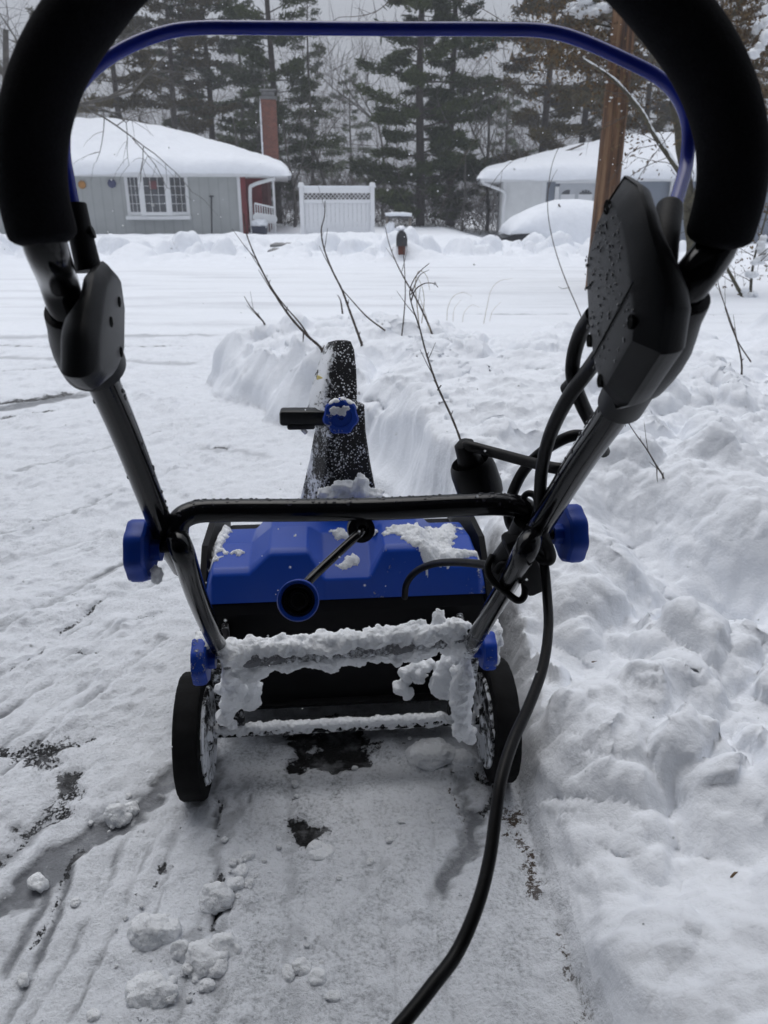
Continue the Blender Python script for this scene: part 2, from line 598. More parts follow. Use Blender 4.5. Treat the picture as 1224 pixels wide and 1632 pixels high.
def terrain(x, y):
    """heights and masks of the snowy ground"""
    wob = .07 * fbm(x, y, .42, 3, 5, .45) * sstep(1.6, 2.6, y) + .008 * fbm(x, y, .12, 3, 6)
    db = poly_dist(x, y, BANK) + wob
    far_side = sstep(4.3, 5.1, y)
    width = .032 + .17 * sstep(1.7, 2.8, y) + .02 * fbm(x, y, .3, 2, 9) + .9 * far_side * (db < 9)
    e = sstep(-.015, np.maximum(width, .04), db)
    e = e ** .6
    # base of the place: drive, street, far yards
    z = -.20 * sstep(3.0, 7.5, y)
    z += sstep(14.2, 16.0, y) * .15
    mound = sstep(15.5, 19.5, y) * (1 - sstep(21.5, 25.5, y))
    gap = np.exp(-((x + 2.75 + (y - 20) * .13) / .42) ** 2)
    z += mound * (-.14 + .13 * fbm(x, y, 2.2, 4, 21) * 1.5 + .5 * domes(x, y, .8, 23) * .8 - .30 * sstep(2.6, 4.4, x)) - mound * gap * .28
    z -= sstep(18, 22, y) * sstep(2.2, 4, x) * .30
    z -= sstep(24, 27, y) * .10
    ridge = np.exp(-((y - 16.6 - .4 * fbm(x, y, 3, 2, 27)) / 1.0) ** 2) * (1 - .8 * gap)
    z += ridge * (-.06 + .10 * fbm(x, y, 1.1, 3, 28) + 1.15 * domes(x, y, .6, 29, .2, .8, .6) + .5 * domes(x, y, .25, 30, .1, .7, .6))
    z += sstep(14.2, 16, y) * .03 * fbm(x, y, .6, 3, 25)
    # the bank beside the drive
    near = 1 - sstep(.8, 1.7, y)
    H = .275 - .10 * near * (1 - sstep(.0, .55, db)) - .03 * near
    H = H + .05 * fbm(x, y, .8, 3, 31) * (1 - .3 * near)
    H = H - .15 * np.exp(-line_dist(x, y, [BL[0], BL[1]]) ** 2 / .13 ** 2) * sstep(.1, .4, db)
    H = H + .03 * sstep(.5, 2, x) * sstep(2.5, 4.5, y)
    wx = x + .022 * fbm(x, y, .16, 3, 3)
    wy = y + .022 * fbm(x, y, .15, 3, 4)
    lump = .50 * domes(wx, wy, .27, 41, .3, .85, .75) + .50 * domes(wx, wy, .125, 43, .2, .85, .7) \
        + .34 * domes(wx, wy, .055, 45, .1, .75, .7) * (1 - sstep(2.5, 5, y))
    lump = lump + .55 * domes(x + .012 * fbm(x, y, .03, 3, 8), y + .012 * fbm(x, y, .03, 3, 7), .115, 49, .05, .55, .32) * sstep(.0, .35, fbm(x, y, .45, 2, 48)) \
        + .5 * domes(x, y, .045, 57, .05, .5, .35) * sstep(.1, .4, fbm(x, y, .3, 2, 58)) * (1 - sstep(2.5, 4, y))
    clods = .42 + .58 * sstep(-.25, .35, fbm(x, y, .7, 2, 47))
    lump = lump * clods * (1 - .40 * sstep(1.3, 2.4, y)) + .55 * sstep(1.2, 2.2, y) * domes(wx + .05 * fbm(x, y, .4, 2, 33), wy, .62, 34, .3, .9, .8) * .42
    zb = (H + (lump - .055) * (1.35 - .2 * sstep(3, 5, y)) + .007 * fbm(x, y, .05, 3, 51) + .002 * fbm(x, y, .018, 2, 53)) * e
    bankmask = sstep(-.01, .03, db)
    # the scraped drive
    bare = field(x, y, BARE) if True else 0
    slush = field(x, y, SLUSH)
    dirt = field(x, y, DIRT)
    drv = (1 - bankmask) * (1 - sstep(7.0, 8.5, y))
    rough = .0045 * fbm(x, y, .06, 5, 61, .6) + .0045 * np.maximum(0, fbm(x, y, .35, 3, 63))
    crumbs = domes(x, y, .032, 65, .05, .42) * sstep(.0, .5, fbm(x, y, .22, 2, 67)) * .55
    left = 1 - sstep(-.75, -.3, x)
    ridges = .010 * left * domes(x + .04 * fbm(x, y, .12, 2, 75), y, .075, 76, .1, .7, .8) / .075 * .6 + .008 * np.abs(perlin((x + .55 * y) / .16, (y - .55 * x) / 1.1, 71)) * left + .020 * left * np.maximum(0, fbm(x, y, .20, 5, 73, .6))
    zd = (.012 + rough + crumbs + ridges) * (1 - .75 * np.clip(slush * 1.1, 0, 1)) * (1 - np.clip(bare * 1.1, 0, 1) * .85)
    z = z + np.where(bankmask > 0, np.maximum(zb, 0), 0) + zd * drv
    st = sstep(7.0, 8.2, y) * (1 - sstep(13.6, 14.6, y))
    tr = np.exp(-((y - 8.55 - .05 * fbm(x, y, 2.5, 2, 81)) / .07) ** 2) * sstep(.2, .8, x)
    z += st * (.012 * fbm(x * .3, y, .35, 4, 83) - .03 * tr)
    bare = bare * drv
    return z, bare, np.clip(slush, 0, 1) * drv, dirt * drv, db, tr * st


gx = axis_pts(-.85, 1.15, -70, 70, .0065, .0070)
gy = axis_pts(.42, 1.9, -5.0, 85, .0065, .0055)
X, Y = np.meshgrid(gx, gy)
Z, BAREM, SLUSHM, DIRTM, DB, TR = terrain(X, Y)
ny_, nx_ = X.shape
FILM = sstep(-.55, -.15, X + .06 * fbm(X, Y, .3, 3, 401)) * (1 - sstep(1.0, 2.0, Y)) * .62 + .55 * fbm(X, Y, .20, 5, 403, .6) + .12
# lumps that stick out of the steep faces
slope = np.hypot(np.gradient(Z, gx, axis=1), np.gradient(Z, gy, axis=0))
face = sstep(.3, 1.1, slope) * sstep(-.01, .03, DB) * (Y < 7)
fr = sstep(1.4, 2.8, Y)
ua, vb = X * .8 + Y * .6, Z * 1.2 + .3 * X


def knobs(sd):
    return face * (.012 * (1 - fr) * fbm(ua, vb, .13, 3, sd, .5) + .036 * fr * fbm(ua, vb, .30, 2, sd + 3, .4))


V3 = np.stack([X + knobs(501), Y + knobs(511), Z + .4 * knobs(521)], -1)
NRM = np.cross(np.gradient(V3, axis=1), np.gradient(V3, axis=0))
NRM /= np.linalg.norm(NRM, axis=-1, keepdims=True) + 1e-12
NRM = NRM.reshape(-1, 3)
V = V3.reshape(-1, 3)
idx = np.arange(ny_ * nx_).reshape(ny_, nx_)
Q = np.stack([idx[:-1, :-1], idx[:-1, 1:], idx[1:, 1:], idx[1:, :-1]], -1).reshape(-1, 4)
fc_db = DB[:-1, :-1].reshape(-1)
fc_y = Y[:-1, :-1].reshape(-1)
fc_x = X[:-1, :-1].reshape(-1)
is_bank = (fc_db > 0) & (fc_y < 7.0)
is_street = (fc_y >= 7.0) & (fc_y < 14.4)
is_yard = fc_y >= 14.4
is_drive = ~(is_bank | is_street | is_yard)


def sheet(name, mask, mat):
    q = Q[mask]
    used, inv = np.unique(q, return_inverse=True)
    inv = inv.reshape(q.shape)
    me = bpy.data.meshes.new(name)
    me.vertices.add(len(used))
    me.vertices.foreach_set('co', V[used].astype(np.float32).ravel())
    me.loops.add(len(inv) * 4)
    me.loops.foreach_set('vertex_index', inv.astype(np.int32).ravel())
    me.polygons.add(len(inv))
    me.polygons.foreach_set('loop_start', np.arange(0, len(inv) * 4, 4, dtype=np.int32))
    me.polygons.foreach_set('use_smooth', np.ones(len(inv), bool))
    me.update(calc_edges=True)
    me.validate()
    for nm, A in (('bare', BAREM), ('slush', SLUSHM), ('dirt', DIRTM), ('track', TR), ('edge', sstep(-.016, -.001, DB)), ('film', FILM)):
        at_ = me.attributes.new(nm, 'FLOAT', 'POINT')
        at_.data.foreach_set('value', A.reshape(-1)[used].astype(np.float32))
    me.normals_split_custom_set_from_vertices(NRM[used].astype(np.float32))
    me.materials.append(mat)
    o = bpy.data.objects.new(name, me)
    COL.objects.link(o)
    o['kind'] = 'structure'
    return o


def attr(nt, nm):
    a = nt.nodes.new('ShaderNodeAttribute')
    a.attribute_name = nm
    return a.outputs['Fac']


def drive_mat():
    m, nt, b = nodes_of('scraped_drive')
    fine = noise_n(nt, 160, 6, .7)
    mid = noise_n(nt, 22, 6, .65)
    n = math_n(nt, 'ADD', math_n(nt, 'MULTIPLY', fine, .55), math_n(nt, 'MULTIPLY', mid, .45))
    bare = math_n(nt, 'ADD', attr(nt, 'bare'), math_n(nt, 'MULTIPLY', math_n(nt, 'SUBTRACT', n, .5), 3.6))
    bmask = ramp(nt, bare, [(.50, (0, 0, 0)), (.66, (1, 1, 1))])
    # thin scraped film: grey where asphalt shows through
    thick = ramp(nt, n, [(.36, (.64, .66, .70)), (.48, (.80, .825, .87)), (.6, SNOW)])
    gone = ramp(nt, n, [(.36, (.20, .21, .225)), (.43, (.52, .54, .57)), (.51, (.77, .79, .83)), (.60, (.83, .855, .90))])
    fm = math_n(nt, 'ADD', attr(nt, 'film'), math_n(nt, 'MULTIPLY', math_n(nt, 'SUBTRACT', mid, .5), 1.5), True)
    thin = mixc(nt, fm, thick, gone)
    sl = math_n(nt, 'ADD', attr(nt, 'slush'), math_n(nt, 'MULTIPLY', math_n(nt, 'SUBTRACT', n, .5), .9))
    smask = ramp(nt, sl, [(.22, (0, 0, 0)), (.62, (1, 1, 1))])
    c = mixc(nt, smask, thin, (.23, .24, .26))
    dd = math_n(nt, 'ADD', attr(nt, 'dirt'), math_n(nt, 'MULTIPLY', math_n(nt, 'SUBTRACT', noise_n(nt, 120, 5, .75), .5), 3.6))
    dmask = ramp(nt, dd, [(.72, (0, 0, 0)), (.90, (1, 1, 1))])
    c = mixc(nt, dmask, c, (.075, .055, .042))
    asph = ramp(nt, noise_n(nt, 260, 3, .7), [(.40, (.005, .005, .006)), (.62, (.013, .013, .013)), (.76, (.05, .05, .052))])
    c = mixc(nt, bmask, c, asph)
    ed = math_n(nt, 'ADD', attr(nt, 'edge'), math_n(nt, 'MULTIPLY', math_n(nt, 'SUBTRACT', mid, .5), 1.2), True)
    c = mixc(nt, ed, c, SNOW)
    nt.links.new(c, b.inputs['Base Color'])
    nt.links.new(ramp(nt, math_n(nt, 'MAXIMUM', bmask, smask), [(0, (.65,) * 3), (1, (.42,) * 3)]), b.inputs['Roughness'])
    b.inputs['Specular IOR Level'].default_value = .3
    h = math_n(nt, 'ADD', math_n(nt, 'MULTIPLY', fine, .5), math_n(nt, 'SUBTRACT', mid, math_n(nt, 'MULTIPLY', bmask, .6)))
    bump(nt, b, h, .009)
    return m


def street_mat():
    m, nt, b = nodes_of('packed_street_snow')
    tc = nt.nodes.new('ShaderNodeTexCoord')
    mp = nt.nodes.new('ShaderNodeMapping')
    mp.inputs['Scale'].default_value = (.25, 1.6, 1)
    nt.links.new(tc.outputs['Object'], mp.inputs[0])
    n = noise_n(nt, 1.6, 6, .6, mp.outputs[0])
    c = ramp(nt, n, [(.30, (.66, .68, .72)), (.48, (.80, .825, .865)), (.62, SNOW)])
    t = math_n(nt, 'ADD', attr(nt, 'track'), math_n(nt, 'MULTIPLY', math_n(nt, 'SUBTRACT', noise_n(nt, 5, 5, .7), .5), 1.4))
    c = mixc(nt, ramp(nt, t, [(.5, (0, 0, 0)), (.9, (1, 1, 1))]), c, (.32, .33, .35))
    nt.links.new(c, b.inputs['Base Color'])
    b.inputs['Roughness'].default_value = .6
    b.inputs['Specular IOR Level'].default_value = .3
    bump(nt, b, noise_n(nt, 14, 6, .65), .02)
    return m


sheet('driveway', is_drive, drive_mat())
sheet('snow_bank', is_bank, M['snow'])
sheet('street', is_street, street_mat())
sheet('yard', is_yard, M['far_snow'])


def ground_z(x, y):
    z, *_ = terrain(np.array([[float(x)]]), np.array([[float(y)]]))
    return float(z[0, 0])


def crumbly(o, vox=.0018, amt=.0048, size=.0045, smooth=1):
    """fuse overlapping lumps into one crumbly crust"""
    r_ = o.modifiers.new('fuse', 'REMESH')
    r_.mode = 'VOXEL'
    r_.voxel_size = vox
    r_.use_smooth_shade = True
    for sz, am in ((size * 2.6, amt), (size, amt * .6)):
        key = 'crumb_%.4f' % sz
        t_ = bpy.data.textures.get(key) or bpy.data.textures.new(key, 'CLOUDS')
        t_.noise_scale = sz
        t_.noise_depth = 3
        d_ = o.modifiers.new('crumble', 'DISPLACE')
        d_.texture = t_
        d_.texture_coords = 'LOCAL'
        d_.strength = am
        d_.mid_level = .5
    return o


# ------------------------------------------------------------------ snow blower
SB = thing('snow_blower', 'blue and black electric snow blower with tall looped handle, caked with snow', 'snow blower', MO, YAW)


def part(mb, name, mat, parent=SB, sharp=38, label=None):
    o = mb.build(name, mat, parent, sharp=sharp)
    if label:
        o['label'] = label
    return o


# upper handle: one bent tube, up both sides and across the top
left_line = [side(u, v, -.197) for u, v in ((290, 903), (262, 850), (206, 706), (160, 600), (113, 505), (92, 445))]
right_line = [side(u, v, .193) for u, v in ((812, 915), (846, 862), (918, 745), (985, 646), (1062, 505), (1100, 450))]
left_top = [ml(72, 390, .452), ml(52, 300, .440), ml(53, 205, .432), ml(83, 105, .428), ml(143, 10, .425), ml(215, -70, .42), ml(330, -125, .415)]
right_top = [ml(1142, 390, .462), ml(1165, 300, .445), ml(1163, 205, .436), ml(1128, 105, .430), ml(1062, 10, .425), ml(985, -70, .42), ml(880, -125, .415)]
full = left_line + left_top + [ml(612, -138, .413)] + right_top[::-1] + right_line[::-1]
fp = smooth_path(full, 8)
part(MB().tube(fp, .0125, 16), 'upper_handle', M['tube'], sharp=60)


def grip(pts):
    p = smooth_path(pts, 14)
    r = []
    for i in range(len(p)):
        t = min(i, len(p) - 1 - i)
        r.append(.0192 * (1 - .38 * max(0, 1 - t / 3.0) ** 2.2))
    return MB().tube(p, r, 24)


part(grip(left_top + [ml(400, -134, .413)]), 'foam_grip', M['foam'], sharp=75)
part(grip(right_top + [ml(810, -134, .413)]), 'foam_grip', M['foam'], sharp=75)

# bail bar
bail = [ml(118, 336, .515), ml(109, 290, .515), ml(101, 235, .515), ml(108, 170, .518), ml(140, 120, .522), ml(190, 82, .53), ml(250, 56, .538),
        ml(310, 45, .543), ml(420, 44.5, .546), ml(612, 46, .55), ml(790, 46.5, .548), ml(865, 49, .545), ml(920, 62, .54), ml(1000, 97, .53),
        ml(1050, 124, .524), ml(1080, 155, .518), ml(1097, 200, .512), ml(1094, 260, .512), ml(1084, 300, .500), ml(1071, 340, .484)]
part(MB().tube(smooth_path(bail, 8), .0046, 14), 'bail_bar', M['blue_paint'], sharp=70)


def side_box(pix, xin, xout, cham, rnd, collars, w0=.4, w1=.6, thin=.55):
    """moulded clamp housing: inner face polygon, chamfer, body out to xout"""
    P = [side(u, v, xin) for u, v in pix]
    P = [q for i in range(len(P)) for q in (P[i], P[i].lerp(P[(i + 1) % len(P)], 1 / 3), P[i].lerp(P[(i + 1) % len(P)], 2 / 3))]
    c = sum(P, Vector()) / len(P)
    s = 1 if xout > xin else -1
    n = len(P)
    area = sum(P[i].y * P[(i + 1) % n].z - P[(i + 1) % n].y * P[i].z for i in range(n))
    if area < 0:
        P = P[::-1]

    def off(k):
        out = []
        for i in range(n):
            a, b, d = P[i - 1], P[i], P[(i + 1) % n]
            e1 = Vector((b.y - a.y, b.z - a.z)).normalized()
            e2 = Vector((d.y - b.y, d.z - b.z)).normalized()
            n1, n2 = Vector((e1.y, -e1.x)), Vector((e2.y, -e2.x))
            m_ = (n1 + n2)
            m_ = m_.normalized() / max(.55, m_.normalized().dot(n1))
            out.append((b.y + m_.x * k, b.z + m_.y * k))
        return out
    rings = []
    T = abs(xout - xin)
    lay = [(-.0035, 0), (0, .0012), (cham, cham * 1.1), (cham + .002, cham * 1.1 + .004), (cham + .002, T * .42)]
    for q in range(1, 7):
        aa = q / 6 * math.pi / 2
        lay.append((cham + .002 - rnd * (1 - math.cos(aa)), T * .42 + T * .58 * math.sin(aa)))
    for k, dx in lay:
        zl, zh = min(p.z for p in P), max(p.z for p in P)
        row = []
        for (y, z), q_ in zip(off(k), P):
            w = min(1, max(0, ((q_.z - zl) / (zh - zl) - w0) / (w1 - w0)))
            w = w * w * (3 - 2 * w)
            row.append(Vector((xin + s * dx * (1 - thin * w), y, z)))
        rings.append(row)
    mb = MB().loft(rings)
    for a, b, rr_ in collars:
        n_ = len(rr_)
        mb.tube([a + (b - a) * .03, a, a + (b - a) * .015] + [a + (b - a) * (.04 + .93 * i / (n_ - 1)) for i in range(n_)] + [b], [.0132, rr_[0] * .88, rr_[0] * .97] + list(rr_) + [rr_[-1] * .86], 32)
    return mb


# left pivot clamp
lp = [(181, 434), (195, 450), (201, 492), (200, 560), (190, 586), (170, 603), (158, 590), (158, 540), (163, 494), (170, 450)]
lt_a, lt_b = side(106, 488, -.197), side(163, 608, -.197)
part(side_box(lp, -.166, -.190, .005, .010, [(side(108, 494, -.197), side(152, 585, -.197), (.0165, .0185, .0215, .0232, .0238, .0232)), (side(145, 570, -.197), side(158, 597, -.197), (.0150, .0150))], .55, .8, .35),
     'pivot_clamp', M['plastic'], sharp=30)
pivot = SB.children[-1]
for u, v in ((190, 481), (177, 513), (193, 561)):
    c = side(u, v, -.166)
    mbh = MB().lathe([(.0036, -.002), (.0036, .0004), (.0030, .0005), (.0028, .0002)], c, (1, 0, 0), 16)
    h = mbh.build('screw', M['hole'], pivot)
# right switch housing
rp = [(972, 322), (950, 356), (934, 412), (933, 455), (937, 528), (945, 580), (956, 616), (964, 613), (1004, 543), (1010, 495), (1004, 425), (994, 366), (984, 332)]
sw = part(side_box(rp, .152, .183, .012, .009, [(side(1094, 468, .193), side(1012, 600, .191), (.0160, .0175, .0205, .0232, .0240, .0235, .0220)), (side(1016, 594, .190), side(989, 645, .193), (.0180, .0176, .0172))], .5, .85, .38),
          'switch_box', M['plastic'], sharp=26)
for u, v in ((966, 330), (988, 384), (1004, 513), (938, 543), (955, 607)):
    c = side(u, v, .1515)
    if (u, v) == (988, 384):
        c = side(u, v, .155)
    MB().lathe([(.0044, .002), (.0044, -.0001), (.0037, -.0002), (.0034, .0003)], c, (1, 0, 0), 16).build('screw', M['hole'], sw)
# seam along the switch housing
seam = [side(u, v, .1513) for u, v in ((943, 572), (985, 495), (1009, 450))]
MB().tube(seam, .0005, 6).build('seam', M['hole'], sw)
# droplets on the wet housing
dm, dnt, dbs = nodes_of('water_drop')
dbs.inputs['Base Color'].default_value = (.05, .05, .06, 1)
dbs.inputs['Roughness'].default_value = .04
dbs.inputs['Transmission Weight'].default_value = .35
dbs.inputs['IOR'].default_value = 1.33
M['drop'] = dm


def ico_drop(mb, c, nrm, r, sub=1):
    z = nrm.normalized()
    x = z.orthogonal().normalized()
    mb.blob(c, (r, r, r * .5), sub, .12, 1.5, random.random() * 9, Matrix((x, z.cross(x), z)).transposed())


mb = MB()
rp_pts = [side(u, v, .152) for u, v in rp]


def in_poly(y, z, P):
    c = False
    for i in range(len(P)):
        a, b = P[i - 1], P[i]
        if (a.z > z) != (b.z > z) and y < (b.y - a.y) * (z - a.z) / (b.z - a.z) + a.y:
            c = not c
    return c


rng = random.Random(3)
cnt = 0
ylo, yhi = min(p.y for p in rp_pts), max(p.y for p in rp_pts)
zlo, zhi = min(p.z for p in rp_pts), max(p.z for p in rp_pts)
while cnt < 135:
    y, z = rng.uniform(ylo, yhi), rng.uniform(zlo, zhi)
    if not in_poly(y, z, rp_pts):
        continue
    if rng.random() > (.15 + 1.1 * ((z - zlo) / (zhi - zlo)) ** 1.5):
        continue
    ico_drop(mb, Vector((.1516, y, z)), Vector((-1, 0, 0)), rng.uniform(.0005, .0013) * (1.3 if rng.random() < .2 else 1))
    cnt += 1
o = mb.build('water_droplets', M['drop'], SB)
o['kind'] = 'stuff'

# bail sockets
part(MB().tube([ml(1052, 448, .458), ml(1059, 385, .468), ml(1067, 331, .484), ml(1067, 331, .484)], [.0092, .0086, .0081, .006], 20), 'bail_socket', M['dark_plastic'])
part(MB().tube([ml(142, 432, .523), ml(128, 372, .518), ml(119, 326, .515), ml(119, 326, .515)], [.0085, .0080, .0076, .005], 20)
     .tube([ml(133, 374, .517), ml(149, 369, .517)], .0042, 12), 'bail_socket', M['dark_plastic'])
part(MB().tube([ml(1052, 396, .458), ml(1034, 398, .458)], .0040, 12), 'pivot_pin', M['plastic'])

# lower handle with its cross bar
lh = [side(352, 1038, -.186), side(330, 990, -.182), side(312, 945, -.178), side(293, 885, -.173), ml(282, 853, .80), ml(287, 829, .80), ml(312, 816, .807), ml(360, 813.5, .812),
      ml(480, 813, .817), ml(600, 811, .822), ml(740, 805, .828), ml(800, 804, .832), ml(838, 812, .838), ml(851, 842, .842), side(838, 876, .170), side(806, 935, .175), side(770, 995, .181), side(745, 1040, .186)]
part(MB().tube(smooth_path(lh, 7), .0122, 16), 'lower_handle', M['frost_tube'], sharp=60)
# droplets along the cross bar and the handles
mb = MB()
bar = smooth_path(lh[5:13], 60)
for i in range(170):
    p = rng.choice(bar)
    a = rng.gauss(0, .55)
    d = Vector((0, math.sin(a), math.cos(a)))
    ico_drop(mb, p + d * .0122, d, rng.uniform(.0007, .0023))
ll = smooth_path(left_line[:4], 60)
rl = smooth_path(right_line[:4], 60)
for L_ in (ll, rl):
    for i in range(170):
        p = rng.choice(L_)
        a = rng.uniform(-1.9, 1.9)
        t = (L_[-1] - L_[0]).normalized()
        xx = Vector((1, 0, 0))
        zz = xx.cross(t)
        if zz.z < 0:
            zz = -zz
        d = (zz * math.cos(a) + xx * math.sin(a)).normalized()
        ico_drop(mb, p + d * .0124, d, rng.uniform(.0007, .0024))
o = mb.build('water_droplets', M['drop'], SB)
o['kind'] = 'stuff'


def knob(c, axis, r, th, mat, name='clamp_knob', lobes=0, n=48):
    def fn(rr, a, i):
        return rr * (1 + .035 * math.cos(a * 8)) if not lobes else rr * (1 + .07 * math.cos(a * lobes))
    prof = [(r * .35, -th * .9), (r * .35, -th * .45), (r * .86, -th * .42), (r * .96, -th * .30), (r, -th * .1), (r, th * .35), (r * .95, th * .5), (r * .55, th * .55), (r * .5, th * .42), (r * .2, th * .42)]
    return part(MB().lathe(prof, c, axis, n, fn), name, mat, sharp=30)


knob(ml(227, 877, .81), (-1, .05, 0), .0330, .022, M['blue'])
knob(ml(907, 850, .855), (1, .05, 0), .0325, .021, M['frost_knob2'])
knob(ml(322, 1053, 1.12), (-1, 0, 0), .0345, .022, M['frost_knob'])
knob(ml(775, 1036, 1.18), (1, 0, 0), .0300, .022, M['frost_knob'])
# bolts through the handle joint
part(MB().tube([ml(240, 872, .81), ml(296, 872, .80)], .006, 12), 'bolt', M['dark_plastic'])
part(MB().tube([ml(845, 855, .845), ml(895, 850, .855)], .006, 12), 'bolt', M['dark_plastic'])

# wheels
WR = .106


def wheel(x, inner):
    c = Vector((x, .012, WR))
    w = .042
    prof = [(WR * .74, -w * .5), (WR * .90, -w * .5), (WR * .975, -w * .46), (WR, -w * .36), (WR, w * .36), (WR * .975, w * .46), (WR * .90, w * .5), (WR * .74, w * .5)]
    tm = MB().lathe(prof, c, (1, 0, 0), 72, lambda r, a, i: r * (1 - .014 * (math.cos(a * 18) > .55) * (2 <= i <= 5)))
    w_o = part(MB().lathe([(WR * .22, -w * .40), (WR * .70, -w * .36), (WR * .745, -w * .47), (WR * .76, -w * .3), (WR * .76, w * .3), (WR * .745, w * .47), (WR * .70, w * .36), (WR * .22, w * .40)],
                          c, (1, 0, 0), 48), 'wheel', M['dark_plastic'])
    tm.build('tyre', M['rubber'], w_o)
    rm = MB()
    for k in range(6):
        a = k * math.pi / 3 + .2
        d = Vector((0, math.cos(a), math.sin(a)))
        rm.bar(c + Vector((inner * w * .40, 0, 0)) + d * WR * .2, c + Vector((inner * w * .44, 0, 0)) + d * WR * .72, .010, .016, Vector((1, 0, 0)), .002)
    rm.lathe([(WR * .26, -.006), (WR * .26, .010), (WR * .2, .014), (.004, .014)], c + Vector((inner * w * .4, 0, 0)), (inner, 0, 0), 24)
    rm.lathe([(WR * .66, 0), (WR * .76, 0), (WR * .77, .005), (WR * .74, .008), (WR * .68, .006)], c + Vector((inner * w * .44, 0, 0)), (inner, 0, 0), 48)
    rm.build('rim', M['frost_wheel'], w_o)
    cm = MB()
    rg = random.Random(int(x * 1000))
    for k in range(16):
        a = rg.uniform(0, 2 * math.pi)
        rr = WR * rg.uniform(.3, .7)
        cm.blob(c + Vector((inner * w * .44, math.cos(a) * rr, math.sin(a) * rr)), (.006, .018, .014), 2, .4, 2, k + x)
    cm.build('snow', M['clump'], w_o)


wheel(-.2575, 1)
wheel(.2595, -1)
part(MB().tube([(-.24, .012, WR), (.24, .012, WR)], .0075, 14), 'axle', M['frost_black'])

# blue hood
XC = .008


def hood_prof(kind):
    if kind == 'edge':
        return [(.112, .300), (.128, .318), (.150, .330), (.22, .336), (.32, .322), (.40, .285)]
    if kind == 'shoulder':
        return [(.108, .303), (.122, .350), (.135, .358), (.22, .367), (.32, .352), (.41, .290)]
    if kind == 'block':
        return [(.108, .303), (.134, .380), (.146, .387), (.22, .396), (.32, .392), (.42, .292)]
    return [(.108, .303), (.114, .338), (.128, .346), (.20, .390), (.32, .392), (.42, .292)]


stations = [(-.244, 'edge'), (-.232, 'shoulder'), (-.168, 'shoulder'), (-.132, 'block'), (-.066, 'block'), (-.040, 'recess'), (.040, 'recess'), (.066, 'block'), (.132, 'block'), (.168, 'shoulder'), (.232, 'shoulder'), (.244, 'edge')]
vs, fs = [], []
for x, k in stations:
    for y, z in hood_prof(k):
        vs.append((x + XC, y, z))
for i in range(len(stations) - 1):
    for j in range(5):
        a = i * 6 + j
        fs.append((a, a + 1, a + 7, a + 6))
bmh = bmesh.new()
for p in vs:
    bmh.verts.new(p)
bmh.verts.ensure_lookup_table()
for f in fs:
    bmh.faces.new([bmh.verts[i] for i in f])
bmesh.ops.recalc_face_normals(bmh, faces=list(bmh.faces))
sharp_e = [e for e in bmh.edges if len(e.link_faces) == 2 and e.calc_face_angle(0) > R(9)]
bmesh.ops.bevel(bmh, geom=sharp_e, offset=.004, segments=2, affect='EDGES', profile=.5)
bmh.verts.index_update()
mbx = MB().add([q.co.copy() for q in bmh.verts], [[q.index for q in f.verts] for f in bmh.faces])
bmh.free()
hood = part(mbx, 'hood', M['hood'], sharp=180)
wn = hood.modifiers.new('wn', 'WEIGHTED_NORMAL')
wn.weight = 100
wn.keep_sharp = False

# black housing under it
prof = [(.110, .302), (.098, .285), (.096, .205), (.100, .13), (.112, .088), (.215, .07), (.44, .03), (.52, .06), (.50, .285), (.405, .288)]
rings = []
for x in (-.240, -.236, .236, .240):
    k = .994 if abs(x) == .240 else 1
    rings.append([Vector((x + XC, .3 + (y - .3) * k, .2 + (z - .2) * k)) for y, z in prof])
part(MB().loft(rings), 'housing', M['housing'], sharp=25)
for sx in (-1, 1):
    pl = [(.100, .22), (.104, .30), (.20, .372), (.40, .372), (.54, .30), (.56, .03), (.30, .012), (.18, .06)]
    xr = [XC + sx * .2455, XC + sx * .2565]
    rg = [[Vector((xx, y, z)) for y, z in pl] for xx in xr]
    part(MB().loft(rg), 'side_plate', M['housing'], sharp=25)
# lip and underside of the rear
part(MB().box((XC, .098, .098), (.40, .014, .010), Matrix.Rotation(R(10), 3, 'X'), .003), 'rear_flap', M['rubber'])
# mounting brackets between wheels and body
for sx in (-1, 1):
    m_ = MB()
    m_.bar((sx * .190, -.035, .272), (sx * .196, .02, .105), .012, .045, Vector((1, 0, 0)), .003)
    m_.bar((sx * .196, -.02, .262), (sx * .205, .11, .25), .012, .04, Vector((0, 0, 1)), .003)
    m_.bar((sx * .198, .015, .115), (sx * .205, .12, .17), .012, .03, Vector((0, 0, 1)), .003)
    part(m_, 'bracket', M['frost_black'])

# rear bar with its crust of snow
rb = [ml(356, 1050, 1.115), ml(450, 1044, 1.13), ml(560, 1034, 1.14), ml(660, 1024, 1.155), ml(742, 1014, 1.165)]
rbp = smooth_path(rb, 30)
part(MB().tube(rbp, .0168, 14), 'rear_bar', M['frost_bar'])


def crust_r(amp, sc, up=.5, gap=0.0, seed=0):
    def fn(p, d, r, t):
        q = p * sc + Vector((seed, seed * 2.3, 0))
        n = noise.noise(q) + .55 * noise.noise(q * 2.2) + .35 * noise.noise(q * 4.7) + .2 * noise.noise(q * 10)
        back = max(0, -d.y) * (1 - abs(d.z)) * gap
        return r * (1 + amp * n + up * max(0, d.z) * .5 + up * .45 * max(0, -d.z)) - back
    return fn


